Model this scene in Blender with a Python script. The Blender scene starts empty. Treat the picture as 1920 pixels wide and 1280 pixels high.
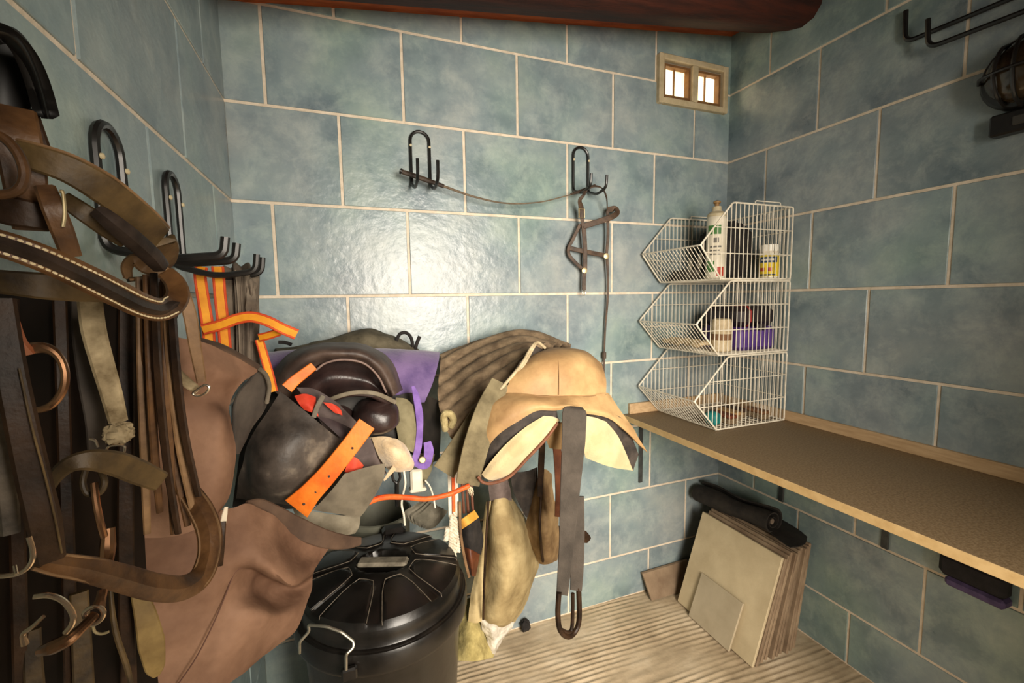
import bpy, math, random
import numpy as np
from mathutils import Vector, Matrix, noise

scene = bpy.context.scene
COL = scene.collection
random.seed(7)

# ------------------------------------------------------------------ camera (solved from the wall-tile grid)
F_PX = 827.81
CAM = np.array([0.33301, -1.73301, 1.46960])
yaw, pitch, roll = 0.362092518, 0.0948137928, -0.0148066301
cy_, sy_, cp_, sp_ = math.cos(yaw), math.sin(yaw), math.cos(pitch), math.sin(pitch)
C_F = np.array([sy_ * cp_, cy_ * cp_, -sp_])
_r = np.array([cy_, -sy_, 0.0]); _u = np.cross(_r, C_F)
C_R = math.cos(roll) * _r + math.sin(roll) * _u
C_U = -math.sin(roll) * _r + math.cos(roll) * _u
cd = bpy.data.cameras.new('camera'); cam = bpy.data.objects.new('camera', cd); COL.objects.link(cam)
cd.sensor_width = 36.0; cd.lens = F_PX / 1920 * 36.0; cd.clip_start = 0.01; cd.clip_end = 60
cam.matrix_world = Matrix(((C_R[0], C_U[0], -C_F[0], CAM[0]), (C_R[1], C_U[1], -C_F[1], CAM[1]),
                           (C_R[2], C_U[2], -C_F[2], CAM[2]), (0, 0, 0, 1)))
scene.camera = cam

# ------------------------------------------------------------------ world, daylight, exposure
wd = bpy.data.worlds.new('sky'); scene.world = wd; wd.use_nodes = True
bg = wd.node_tree.nodes['Background']; bg.inputs[0].default_value = (1.0, 0.88, 0.68, 1); bg.inputs[1].default_value = 1.0

def area(name, loc, target, sx, sy, power, color):
    l = bpy.data.lights.new(name, 'AREA'); l.shape = 'RECTANGLE'; l.size = sx; l.size_y = sy
    l.energy = power; l.color = color
    o = bpy.data.objects.new(name, l); COL.objects.link(o)
    o.location = loc
    o.rotation_euler = (Vector(target) - Vector(loc)).to_track_quat('-Z', 'Y').to_euler()
    return o
DOOR_X0, DOOR_X1, DOOR_H, Y_FRONT = 0.56, 1.36, 2.10, -2.05
area('door_daylight', (0.90, -3.5, 1.75), (0.95, 0, 1.25), 1.6, 1.7, 210, (1.0, 0.90, 0.77))   # daylight from outside the doorway behind the camera

vs = scene.view_settings
vs.view_transform = 'Standard'; vs.look = 'None'; vs.gamma = 1.0; vs.use_curve_mapping = False
vs.exposure = 0.50

# ------------------------------------------------------------------ helpers
def P(px, py, d):
    """world point seen at photo pixel (px,py) that lies d metres in front of the back wall"""
    v = C_F + (px - 960) / F_PX * C_R - (py - 640) / F_PX * C_U
    t = (-d - CAM[1]) / v[1]
    return CAM + v * t
def PZ(px, py, z):
    v = C_F + (px - 960) / F_PX * C_R - (py - 640) / F_PX * C_U
    return CAM + v * ((z - CAM[2]) / v[2])
def PX(px, py, x):
    v = C_F + (px - 960) / F_PX * C_R - (py - 640) / F_PX * C_U
    return CAM + v * ((x - CAM[0]) / v[0])
def PL(lst): return np.array([P(*q) for q in lst])
def nrm(v):
    v = np.asarray(v, float); n = np.linalg.norm(v, axis=-1, keepdims=True); return v / np.maximum(n, 1e-9)
def spline(pts, n=8, closed=False):
    p = np.asarray(pts, float); m = len(p)
    if m < 3 and not closed:
        return np.array([p[0] + (p[-1] - p[0]) * i / n for i in range(n + 1)])
    out = []
    if closed: q = np.vstack([p[-1], p, p[0], p[1]]); segs = m
    else: q = np.vstack([2 * p[0] - p[1], p, 2 * p[-1] - p[-2]]); segs = m - 1
    for i in range(segs):
        a, b, c, d = q[i], q[i + 1], q[i + 2], q[i + 3]
        for k in range(n):
            t = k / n
            out.append(.5 * ((2 * b) + (c - a) * t + (2 * a - 5 * b + 4 * c - d) * t * t + (3 * b - a - 3 * c + d) * t ** 3))
    if not closed: out.append(p[-1])
    return np.array(out)

class G:
    def __init__(s): s.v = []; s.f = []
    def add(s, v, f):
        o = len(s.v); s.v.extend([tuple(map(float, x)) for x in v]); s.f.extend([tuple(o + i for i in q) for q in f]); return s
    def box(s, c, size, rot=None, bev=0.0):
        hx, hy, hz = [k / 2 for k in size]
        b = min(bev, hx * .9, hy * .9, hz * .9)
        vs_, fs = [], []
        if b <= 0:
            for x in (-hx, hx):
                for y in (-hy, hy):
                    for z in (-hz, hz): vs_.append((x, y, z))
            fs = [(0, 1, 3, 2), (4, 6, 7, 5), (0, 4, 5, 1), (2, 3, 7, 6), (0, 2, 6, 4), (1, 5, 7, 3)]
        else:
            idx = {}
            for sx in (-1, 1):
                for sy in (-1, 1):
                    for sz in (-1, 1):
                        for ax in range(3):
                            q = [sx * (hx - b), sy * (hy - b), sz * (hz - b)]
                            q[ax] = (sx, sy, sz)[ax] * (hx, hy, hz)[ax]
                            idx[(sx, sy, sz, ax)] = len(vs_); vs_.append(tuple(q))
            def I(sg, ax): return idx[(sg[0], sg[1], sg[2], ax)]
            for ax in range(3):
                u, w = [(1, 2), (2, 0), (0, 1)][ax]
                for sg in (-1, 1):
                    ring = []
                    for a_, b_ in ((-1, -1), (1, -1), (1, 1), (-1, 1)):
                        t = [0, 0, 0]; t[ax] = sg; t[u] = a_; t[w] = b_; ring.append(I(t, ax))
                    fs.append(tuple(ring if sg > 0 else ring[::-1]))
            for ax in range(3):
                u, w = [(1, 2), (2, 0), (0, 1)][ax]
                for a_ in (-1, 1):
                    for b_ in (-1, 1):
                        t0 = [0, 0, 0]; t0[u] = a_; t0[w] = b_; t1 = list(t0); t0[ax] = -1; t1[ax] = 1
                        q = (I(t0, u), I(t1, u), I(t1, w), I(t0, w))
                        fs.append(q if a_ * b_ < 0 else q[::-1])
            for sx in (-1, 1):
                for sy in (-1, 1):
                    for sz in (-1, 1):
                        t = (sx, sy, sz); q = (I(t, 0), I(t, 1), I(t, 2)); fs.append(q if sx * sy * sz > 0 else q[::-1])
        V = np.array(vs_)
        if rot is not None: V = V @ np.array(rot).T
        return s.add(V + np.array(c), fs)
    def tube(s, pts, r, closed=False, seg=8, cap=True):
        p = np.asarray(pts, float); m = len(p)
        rr = np.full(m, r) if np.isscalar(r) else np.interp(np.linspace(0, 1, m), np.linspace(0, 1, len(r)), r)
        if closed: t = nrm(np.roll(p, -1, 0) - np.roll(p, 1, 0))
        else: t = nrm(np.gradient(p, axis=0))
        ref = np.array([0, 0, 1.]) if abs(t[0][2]) < .9 else np.array([1., 0, 0])
        n = nrm(np.cross(t[0], ref)); vs_ = []
        for i in range(m):
            n = n - t[i] * (n @ t[i]); n = nrm(n); b = np.cross(t[i], n)
            for k in range(seg):
                a = 2 * math.pi * k / seg
                vs_.append(p[i] + rr[i] * (math.cos(a) * n + math.sin(a) * b))
        fs = []
        for i in range(m if closed else m - 1):
            j = (i + 1) % m
            for k in range(seg):
                l = (k + 1) % seg; fs.append((i * seg + k, i * seg + l, j * seg + l, j * seg + k))
        if cap and not closed:
            fs.append(tuple(range(seg))[::-1]); fs.append(tuple((m - 1) * seg + k for k in range(seg)))
        return s.add(vs_, fs)
    def strap(s, pts, w, th, face, off=0.0, shift=0.0, dome=0.0):
        """flat band along pts; face = normal(s) of its broad side; w may vary"""
        p = np.asarray(pts, float); m = len(p)
        fc = np.asarray(face, float)
        if fc.ndim == 1: fc = np.tile(fc, (m, 1))
        elif len(fc) != m:
            x = np.linspace(0, 1, len(fc)); fc = np.stack([np.interp(np.linspace(0, 1, m), x, fc[:, k]) for k in range(3)], 1)
        ww = np.full(m, w) if np.isscalar(w) else np.interp(np.linspace(0, 1, m), np.linspace(0, 1, len(w)), w)
        t = nrm(np.gradient(p, axis=0)); side = nrm(np.cross(t, fc)); n = nrm(np.cross(side, t))
        b = min(th * .35, .002); vs_ = []
        for i in range(m):
            h = ww[i] / 2; c = p[i] + side[i] * shift + n[i] * off
            for a_, z_ in ((-h + b, -th / 2), (h - b, -th / 2), (h, -th / 2 + b), (h, th / 2 - b), (h - b, th / 2), (0, th / 2 + dome), (-h + b, th / 2), (-h, th / 2 - b), (-h, -th / 2 + b)):
                vs_.append(c + side[i] * a_ + n[i] * z_)
        k_ = 9; fs = []
        for i in range(m - 1):
            for k in range(k_):
                l = (k + 1) % k_; fs.append((i * k_ + k, (i + 1) * k_ + k, (i + 1) * k_ + l, i * k_ + l))
        fs.append(tuple(range(k_))); fs.append(tuple((m - 1) * k_ + k for k in range(k_))[::-1])
        s._last = (p, side, n, ww)
        return s.add(vs_, fs)
    def lathe(s, c, prof, seg=32, cap=True, axis=None):
        """prof: list of (r, z) from bottom to top"""
        vs_ = []
        for r, z in prof:
            for k in range(seg):
                a = 2 * math.pi * k / seg; vs_.append((r * math.cos(a), r * math.sin(a), z))
        V = np.array(vs_)
        if axis is not None:
            q = Vector((0, 0, 1)).rotation_difference(Vector(axis)).to_matrix(); V = V @ np.array(q).T
        fs = []
        for i in range(len(prof) - 1):
            for k in range(seg):
                l = (k + 1) % seg; fs.append((i * seg + k, i * seg + l, (i + 1) * seg + l, (i + 1) * seg + k))
        if cap: fs.append(tuple(range(seg))[::-1]); fs.append(tuple((len(prof) - 1) * seg + k for k in range(seg)))
        return s.add(V + np.array(c), fs)
    def sheet(s, rows, th=.004, res=6, amp=0.0, freq=12.0, back=None, ridge=None, seed=0.0):
        """soft panel through a grid of control points (rows x cols), given real thickness th"""
        A = np.array(rows, float)
        A = np.array([spline(r, res) for r in A]); A = np.array([spline(A[:, j], res) for j in range(A.shape[1])]).transpose(1, 0, 2)
        n_, m_ = A.shape[:2]
        N = nrm(np.cross(np.gradient(A, axis=1), np.gradient(A, axis=0)))
        mid = A[n_ // 2, m_ // 2]; ref = CAM - mid if back is None else -np.asarray(back)
        if (N[n_ // 2, m_ // 2] @ ref) < 0: N = -N; flip = True
        else: flip = False
        if amp or ridge:
            for i in range(n_):
                for j in range(m_):
                    d = 0.0
                    if amp:
                        q = Vector(A[i, j] * freq) + Vector((seed, seed * 1.7, 0))
                        d += amp * (noise.noise(q) + .5 * noise.noise(q * 2.3))
                    if ridge: d += ridge(i / (n_ - 1), j / (m_ - 1))
                    A[i, j] += N[i, j] * d
            N2 = nrm(np.cross(np.gradient(A, axis=1), np.gradient(A, axis=0))); N = -N2 if flip else N2
        T = np.full((n_, m_, 1), th); e = .45
        T[0] *= e; T[-1] *= e; T[:, 0] *= e; T[:, -1] *= e
        top = A + N * 0; bot = A - N * T
        vs_ = np.vstack([top.reshape(-1, 3), bot.reshape(-1, 3)]); o = n_ * m_; fs = []
        for i in range(n_ - 1):
            for j in range(m_ - 1):
                q = (i * m_ + j, i * m_ + j + 1, (i + 1) * m_ + j + 1, (i + 1) * m_ + j)
                fs.append(q[::-1] if not flip else q); r = tuple(o + k for k in q); fs.append(r if not flip else r[::-1])
        def edge(l):
            for a, b in zip(l[:-1], l[1:]): fs.append((a, b, o + b, o + a) if not flip else (a, o + a, o + b, b))
        edge([i * m_ for i in range(n_)][::-1]); edge([i * m_ + m_ - 1 for i in range(n_)])
        edge(list(range(m_))); edge([(n_ - 1) * m_ + j for j in range(m_)][::-1])
        s._grid = A; s._N = N
        return s.add(vs_, fs)

ORG = {}
def obj(name, g, mat, parent=None, smooth=35, kind=None, label=None):
    me = bpy.data.meshes.new(name)
    org = ORG[parent.name] if parent is not None else np.zeros(3)
    v = np.array(g.v) - org
    me.from_pydata([tuple(x) for x in v], [], g.f); me.validate(); me.materials.append(mat)
    if smooth:
        me.polygons.foreach_set('use_smooth', [True] * len(me.polygons)); me.set_sharp_from_angle(angle=math.radians(smooth))
    o = bpy.data.objects.new(name, me); COL.objects.link(o)
    if parent is not None: o.parent = parent
    ORG[o.name] = org
    if kind: o['kind'] = kind
    if label: o['label'] = label
    return o
def thing(name, label, cat, loc, group=None):
    o = bpy.data.objects.new(name, None); o.empty_display_size = .05; COL.objects.link(o)
    o.location = tuple(map(float, loc)); ORG[o.name] = np.array(loc, float)
    o['label'] = label; o['category'] = cat
    if group: o['group'] = group
    return o
def solo(name, g, mat, label, cat, group=None, smooth=35, kind=None):
    """a thing that is a single mesh, origin at its own centre base"""
    v = np.array(g.v); org = np.array([v[:, 0].mean(), v[:, 1].mean(), v[:, 2].min()])
    g.v = [tuple(x) for x in v - org]
    o = obj(name, g, mat, None, smooth, kind); o.location = tuple(org); ORG[o.name] = org
    o['label'] = label; o['category'] = cat
    if group: o['group'] = group
    return o

# ------------------------------------------------------------------ materials
def srgb(r, g, b):
    f = lambda c: (c / 255 / 12.92) if c / 255 <= .04045 else ((c / 255 + .055) / 1.055) ** 2.4
    return (f(r), f(g), f(b), 1)
_M = {}
def mat(name, c1, c2=None, rough=.6, scale=8, bump=0.0, bscale=60, metal=0.0, spec=.4, detail=5, perobj=0.0, sheen=0.0, contrast=(.35, .65), stretch=(1, 1, 1), c3=None, coat=0.0, roughvar=0.0):
    if name in _M: return _M[name]
    m = bpy.data.materials.new(name); m.use_nodes = True; nt = m.node_tree; N = nt.nodes; L = nt.links
    b = N['Principled BSDF']; b.inputs['Roughness'].default_value = rough; b.inputs['Metallic'].default_value = metal
    b.inputs['Specular IOR Level'].default_value = spec; b.inputs['Sheen Weight'].default_value = sheen; b.inputs['Coat Weight'].default_value = coat
    tc = N.new('ShaderNodeTexCoord'); mp = N.new('ShaderNodeMapping'); mp.inputs['Scale'].default_value = stretch
    L.new(tc.outputs['Object'], mp.inputs['Vector'])
    vec = mp.outputs['Vector']
    if perobj:
        oi = N.new('ShaderNodeObjectInfo'); cx = N.new('ShaderNodeVectorMath'); cx.operation = 'MULTIPLY_ADD'
        cb = N.new('ShaderNodeCombineXYZ')
        for k in range(3): L.new(oi.outputs['Random'], cb.inputs[k])
        L.new(cb.outputs[0], cx.inputs[0]); cx.inputs[1].default_value = (37, 51, 23); L.new(vec, cx.inputs[2]); vec = cx.outputs[0]
    if c2 is None: b.inputs['Base Color'].default_value = c1
    else:
        nz = N.new('ShaderNodeTexNoise'); nz.inputs['Scale'].default_value = scale; nz.inputs['Detail'].default_value = detail; nz.inputs['Roughness'].default_value = .6
        L.new(vec, nz.inputs['Vector'])
        rp = N.new('ShaderNodeValToRGB'); rp.color_ramp.elements[0].position = contrast[0]; rp.color_ramp.elements[1].position = contrast[1]
        rp.color_ramp.elements[0].color = c1; rp.color_ramp.elements[1].color = c2
        if c3: e = rp.color_ramp.elements.new(.5 * sum(contrast)); e.color = c3
        L.new(nz.outputs['Fac'], rp.inputs[0]); out = rp.outputs[0]
        if perobj:
            hv = N.new('ShaderNodeHueSaturation'); mr = N.new('ShaderNodeMapRange')
            mr.inputs['To Min'].default_value = 1 - perobj; mr.inputs['To Max'].default_value = 1 + perobj
            L.new(oi.outputs['Random'], mr.inputs['Value']); L.new(mr.outputs[0], hv.inputs['Value']); L.new(out, hv.inputs['Color']); out = hv.outputs[0]
        L.new(out, b.inputs['Base Color'])
        if roughvar:
            m2 = N.new('ShaderNodeMapRange'); m2.inputs['To Min'].default_value = max(rough - roughvar, .02); m2.inputs['To Max'].default_value = rough + roughvar
            L.new(nz.outputs['Fac'], m2.inputs['Value']); L.new(m2.outputs[0], b.inputs['Roughness'])
    if bump:
        n2 = N.new('ShaderNodeTexNoise'); n2.inputs['Scale'].default_value = bscale; n2.inputs['Detail'].default_value = 4
        L.new(vec, n2.inputs['Vector']); bp = N.new('ShaderNodeBump'); bp.inputs['Strength'].default_value = 1.0; bp.inputs['Distance'].default_value = bump
        L.new(n2.outputs['Fac'], bp.inputs['Height']); L.new(bp.outputs[0], b.inputs['Normal'])
    _M[name] = m; return m
# ================================================================== ROOM
W = 2.149
ROW = 0.318; Z3 = 1.491; TW = 0.4523; GAP = 0.0102; TP = 0.004     # tile rows, tile width, joint, tile proud of joint
M_GROUT = mat('grout', srgb(206, 190, 168), srgb(228, 213, 193), .85, 30, .001, 120)
M_TILE = mat('wall_tile', srgb(104, 120, 128), srgb(150, 162, 160), .31, 5.0, .0020, 34, spec=.5, perobj=.06, c3=srgb(130, 146, 150), contrast=(.3, .72), roughvar=.1, detail=8)
def mottle(m, ca, cb, scale):
    nt = m.node_tree; b = nt.nodes['Principled BSDF']; src = b.inputs['Base Color'].links[0].from_socket
    g = nt.nodes.new('ShaderNodeNewGeometry'); nz = nt.nodes.new('ShaderNodeTexNoise'); nz.inputs['Scale'].default_value = scale; nz.inputs['Detail'].default_value = 3
    nt.links.new(g.outputs['Position'], nz.inputs['Vector'])
    rp = nt.nodes.new('ShaderNodeValToRGB'); e = rp.color_ramp.elements; e[0].position = .36; e[1].position = .64; e[0].color = ca; e[1].color = cb
    k = e.new(.5); k.color = (.5, .5, .5, 1)
    nt.links.new(nz.outputs['Fac'], rp.inputs[0])
    mx = nt.nodes.new('ShaderNodeMix'); mx.data_type = 'RGBA'; mx.blend_type = 'OVERLAY'; mx.inputs[0].default_value = .5
    nt.links.new(src, mx.inputs[6]); nt.links.new(rp.outputs[0], mx.inputs[7]); nt.links.new(mx.outputs[2], b.inputs['Base Color'])
def dry_brush(m, col, scale, fac):
    nt = m.node_tree; b = nt.nodes['Principled BSDF']; src = b.inputs['Base Color'].links[0].from_socket
    g = nt.nodes.new('ShaderNodeNewGeometry'); nz = nt.nodes.new('ShaderNodeTexNoise'); nz.inputs['Scale'].default_value = scale; nz.inputs['Detail'].default_value = 9; nz.inputs['Roughness'].default_value = .72; nz.inputs['Distortion'].default_value = .25
    nt.links.new(g.outputs['Position'], nz.inputs['Vector'])
    mr = nt.nodes.new('ShaderNodeMapRange'); mr.inputs['From Min'].default_value = .46; mr.inputs['From Max'].default_value = .72; mr.inputs['To Max'].default_value = fac
    nt.links.new(nz.outputs['Fac'], mr.inputs['Value'])
    mx = nt.nodes.new('ShaderNodeMix'); mx.data_type = 'RGBA'; mx.inputs[7].default_value = col
    nt.links.new(mr.outputs[0], mx.inputs[0]); nt.links.new(src, mx.inputs[6]); nt.links.new(mx.outputs[2], b.inputs['Base Color'])
dry_brush(M_TILE, srgb(186, 196, 190), 9, .5)
mottle(M_TILE, srgb(184, 196, 176), srgb(200, 186, 186), 1.7)
M_WOOD = mat('beam_wood', srgb(150, 64, 24), srgb(200, 98, 42), .55, 6, .0015, 30, stretch=(.6, 6, 6))
M_DARKWOOD = mat('dark_beam_wood', srgb(40, 15, 7), srgb(70, 28, 12), .8, 6, .002, 30, stretch=(.6, 6, 6))
M_FLOOR = mat('ribbed_concrete', srgb(166, 146, 118), srgb(214, 196, 168), .75, 5, .0012, 90, c3=srgb(192, 172, 142), contrast=(.3, .7))
M_PLASTER = mat('plaster', srgb(120, 115, 104), srgb(140, 133, 120), .9, 6)
H = 2.95
WX0, WX1, WZ0, WZ1 = 1.735, 2.085, 2.375, 2.535                      # vent opening in the back wall

def slab(cells, to3, t0, t1):
    """cells of a u/v grid kept or not -> closed slab between depths t0,t1"""
    us, vs2, keep = cells
    g = G(); nu, nv = len(us), len(vs2)
    for i in range(nu - 1):
        for j in range(nv - 1):
            if not keep(.5 * (us[i] + us[i + 1]), .5 * (vs2[j] + vs2[j + 1])): continue
            c = [to3(us[i], vs2[j], t) for t in (t0, t1)] + [to3(us[i + 1], vs2[j], t) for t in (t0, t1)] + [to3(us[i + 1], vs2[j + 1], t) for t in (t0, t1)] + [to3(us[i], vs2[j + 1], t) for t in (t0, t1)]
            f = [(1, 3, 5, 7), (0, 6, 4, 2)]
            k2 = lambda a, b: 0 <= a < nu - 1 and 0 <= b < nv - 1 and keep(.5 * (us[a] + us[a + 1]), .5 * (vs2[b] + vs2[b + 1]))
            if not k2(i, j - 1): f.append((0, 2, 3, 1))
            if not k2(i + 1, j): f.append((2, 4, 5, 3))
            if not k2(i, j + 1): f.append((4, 6, 7, 5))
            if not k2(i - 1, j): f.append((6, 0, 1, 7))
            g.add(c, f)
    return g
inwin = lambda x, z: WX0 < x < WX1 and WZ0 < z < WZ1
wb = obj('wall_back', slab(([-.2, WX0, WX1, W + .2], [-.1, WZ0, WZ1, H], lambda x, z: not inwin(x, z)), lambda u, v, t: (u, -t, v), -.07, 0.0), M_GROUT, kind='structure', smooth=0)
wr = obj('wall_right', G().box((W + .08, Y_FRONT / 2, H / 2 - .05), (.16, -Y_FRONT, H + .1)), M_GROUT, kind='structure', smooth=0)
wl = obj('wall_left', G().box((-.08, Y_FRONT / 2, H / 2 - .05), (.16, -Y_FRONT, H + .1)), M_GROUT, kind='structure', smooth=0)
dk = lambda x, z: not (DOOR_X0 < x < DOOR_X1 and z < DOOR_H)
obj('wall_front', slab(([-.16, DOOR_X0, DOOR_X1, W + .16], [-.1, DOOR_H, H], dk), lambda u, v, t: (u, Y_FRONT - t, v), 0.0, .16), M_PLASTER, kind='structure', smooth=0)
obj('ceiling', G().box((W / 2, Y_FRONT / 2, H + .05), (W + .4, -Y_FRONT + .5, .1)), M_DARKWOOD, kind='structure', smooth=0)

def tiled(parent, to3, u0, u1, even0, nz0, nz1, skip=None, name='tile'):
    """running-bond tiles; even0 = joint position on the row below line 3 (between z3 and z2)"""
    for r in range(nz0, nz1):
        za, zb = Z3 + r * ROW, Z3 + (r + 1) * ROW
        a, b = max(za + GAP / 2, 0.003), min(zb - GAP / 2, H)
        if b - a < .01: continue
        off = even0 + (TW / 2 if r % 2 else 0)
        k0 = math.floor((u0 - off) / TW)
        k = k0
        while off + k * TW < u1:
            p, q = max(off + k * TW + GAP / 2, u0 + .002), min(off + (k + 1) * TW - GAP / 2, u1 - .002); k += 1
            if q - p < .012: continue
            if skip and skip(p, q, a, b):
                x0, x1, z0, z1 = WX0 - .02, WX1 + .02, WZ0 - .02, WZ1 + .02
                us = sorted({p, q} | {x for x in (x0, x1) if p < x < q}); vs2 = sorted({a, b} | {z for z in (z0, z1) if a < z < b})
                g = slab((us, vs2, lambda x, z: not (x0 < x < x1 and z0 < z < z1)), to3, 0.0, TP)
                if not g.v: continue
            else:
                e = .0016
                lo = [to3(u, v, 0) for u, v in ((p, a), (q, a), (q, b), (p, b))]
                md = [to3(u, v, TP - e) for u, v in ((p, a), (q, a), (q, b), (p, b))]
                hi = [to3(u, v, TP) for u, v in ((p + e, a + e), (q - e, a + e), (q - e, b - e), (p + e, b - e))]
                f = [(8, 9, 10, 11)]
                for i in range(4):
                    j = (i + 1) % 4; f += [(i, j, 4 + j, 4 + i), (4 + i, 4 + j, 8 + j, 8 + i)]
                g = G().add(lo + md + hi, f)
            obj(name, g, M_TILE, parent, smooth=0)
ovl = lambda p, q, a, b: p < WX1 + .02 and q > WX0 - .02 and a < WZ1 + .02 and b > WZ0 - .02
tiled(wb, lambda u, v, t: (u, -t, v), 0.0, W, 0.1217, -5, 5, ovl)
tiled(wr, lambda u, v, t: (W - t, -u, v), 0.0, 1.75, 0.444, -5, 5)
tiled(wl, lambda u, v, t: (t, -u, v), 0.0, 1.75, 0.234, -5, 5)

# ribbed floor: raised combed ridges running nearly parallel to the back wall
def floor_mesh():
    xs = np.linspace(-.05, W + .05, 56); ys = np.arange(-1.25, 0.021, .0042)
    g = G(); V = []
    for y in ys:
        for x in xs:
            u = y + .055 * x + .009 * noise.noise(Vector((x * 4, y * 7, 0))) + .003 * noise.noise(Vector((x * 16, y * 20, 3)))
            s_ = .5 + .5 * math.sin(2 * math.pi * u / .024)
            a_ = .0052 * (.55 + 1.0 * noise.noise(Vector((x * 3.1, y * 6, 4))))
            V.append((x, y, a_ * (s_ ** 2.2) + .0028 * noise.noise(Vector((x * 12, y * 40, 9))) - .005))
    n = len(xs); fs = [(i * n + j, i * n + j + 1, (i + 1) * n + j + 1, (i + 1) * n + j) for i in range(len(ys) - 1) for j in range(n - 1)]
    g.add(V, fs)
    g.box((W / 2, Y_FRONT / 2, -.06), (W + .3, -Y_FRONT + .3, .09))
    g.add([(-.05, Y_FRONT - .1, -.003), (W + .05, Y_FRONT - .1, -.003), (W + .05, -1.249, -.003), (-.05, -1.249, -.003)], [(0, 1, 2, 3)])
    return g
obj('floor', floor_mesh(), M_FLOOR, kind='structure', smooth=60)

# ledger board against the back wall, sloping up to the right, and the dark round-edged beam in front of it
def prism_x(prof0, prof1):
    n = len(prof0); g = G()
    f = [(i, (i + 1) % n, n + (i + 1) % n, n + i) for i in range(n)] + [tuple(range(n))[::-1], tuple(range(n, 2 * n))]
    return g.add(list(prof0) + list(prof1), f)
def zb(x): return 2.432 + .1335 * x
led = lambda x: [(x, 0.004, zb(x)), (x, -.115, zb(x) - .012), (x, -.115, zb(x) + .3), (x, 0.004, zb(x) + .3)]
obj('trim_1', prism_x(led(-.02), led(W - .002)), M_WOOD, kind='structure', smooth=0)
def beam(x):
    z = zb(x) - .02
    pr = [(-.12, .0), (-.36, -.135)]
    pts = [(-.118, .03), (-.118, -.01), (-.15, -.045), (-.2, -.07), (-.3, -.115), (-.36, -.135), (-.41, -.125), (-.44, -.09), (-.445, -.03), (-.445, .33), (-.118, .33)]
    return [(x, a, z + b) for a, b in pts]
obj('trim_2', prism_x(beam(-.02), beam(W - .002)), M_DARKWOOD, kind='structure', smooth=50)

# small two-pane vent window
win = bpy.data.objects.new('window_1', None); COL.objects.link(win); win['kind'] = 'structure'; win.location = ((WX0 + WX1) / 2, 0, WZ0); ORG['window_1'] = np.array(win.location)
M_WFRAME = mat('vent_frame', srgb(176, 160, 126), srgb(198, 182, 150), .7, 20)
M_WEDGE = mat('vent_sash', srgb(104, 72, 40), srgb(128, 92, 54), .7, 20)
xm = 1.912
fr = G()
for c, s_ in (((WX0 - .0135, -.012, (WZ0 + WZ1) / 2), (.027, .03, WZ1 - WZ0 + .054)), ((WX1 + .0135, -.012, (WZ0 + WZ1) / 2), (.027, .03, WZ1 - WZ0 + .054)), ((xm, -.003, (WZ0 + WZ1) / 2), (.034, .05, WZ1 - WZ0)),
              (((WX0 + WX1) / 2, -.012, WZ1 + .0135), (WX1 - WX0, .03, .027)), (((WX0 + WX1) / 2, -.012, WZ0 - .0135), (WX1 - WX0, .03, .027))): fr.box(c, s_, bev=.004)
obj('window_frame', fr, M_WFRAME, win)
gl = bpy.data.materials.new('dusty_pane'); gl.use_nodes = True
nt = gl.node_tree; b_ = nt.nodes['Principled BSDF']; b_.inputs['Base Color'].default_value = srgb(250, 240, 215); b_.inputs['Roughness'].default_value = .35; b_.inputs['Transmission Weight'].default_value = 1.0; b_.inputs['IOR'].default_value = 1.05
nz = nt.nodes.new('ShaderNodeTexNoise'); nz.inputs['Scale'].default_value = 14
tc_ = nt.nodes.new('ShaderNodeTexCoord'); mp_ = nt.nodes.new('ShaderNodeMapping'); mp_.inputs['Scale'].default_value = (1, 1, .3)
rp_ = nt.nodes.new('ShaderNodeValToRGB'); rp_.color_ramp.elements[0].color = srgb(232, 204, 150); rp_.color_ramp.elements[1].color = srgb(255, 250, 230); rp_.color_ramp.elements[0].position = .3
nt.links.new(tc_.outputs['Object'], mp_.inputs[0]); nt.links.new(mp_.outputs[0], nz.inputs['Vector']); nt.links.new(nz.outputs['Fac'], rp_.inputs[0]); nt.links.new(rp_.outputs[0], b_.inputs['Base Color']); nt.links.new(rp_.outputs[0], b_.inputs['Emission Color']); b_.inputs['Emission Strength'].default_value = 1.1   # backlit dusty pane
for xa, xb in ((WX0 + .008, xm - .017), (xm + .017, WX1 - .008)):
    sash = G()
    zc = (WZ0 + WZ1) / 2; hh = WZ1 - WZ0 - .016
    sash.box((xa + .005, .015, zc), (.010, .05, hh)); sash.box((xb - .005, .015, zc), (.010, .05, hh))
    sash.box(((xa + xb) / 2, .015, WZ1 - .013), (xb - xa - .02, .048, .010)); sash.box(((xa + xb) / 2, .015, WZ0 + .013), (xb - xa - .02, .048, .010))
    sh = obj('sash', sash, M_WEDGE, win, smooth=0)
    for s0, s1 in ((xa + .01, (xa + xb) / 2), ((xa + xb) / 2, xb - .01)):
        obj('pane', G().box(((s0 + s1) / 2, .02, zc), (s1 - s0 - .003, .004, hh - .02)), gl, sh, smooth=0)
    obj('glazing_bar', G().box(((xa + xb) / 2, .015, zc), (.005, .010, hh - .018)), M_WEDGE, sh, smooth=0)
# ================================================================== WALL HOOKS, SHELF, BASKETS, TILES, BIN
M_BLACKMETAL = mat('black_coated_wire', srgb(18, 17, 16), srgb(30, 27, 25), .35, 30, spec=.5)
M_STEEL = mat('dull_steel', srgb(170, 165, 150), srgb(205, 198, 182), .35, 40, metal=.9)
M_SCREW = mat('pale_screw_head', srgb(190, 175, 140), srgb(215, 200, 165), .5, 60)

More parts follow.
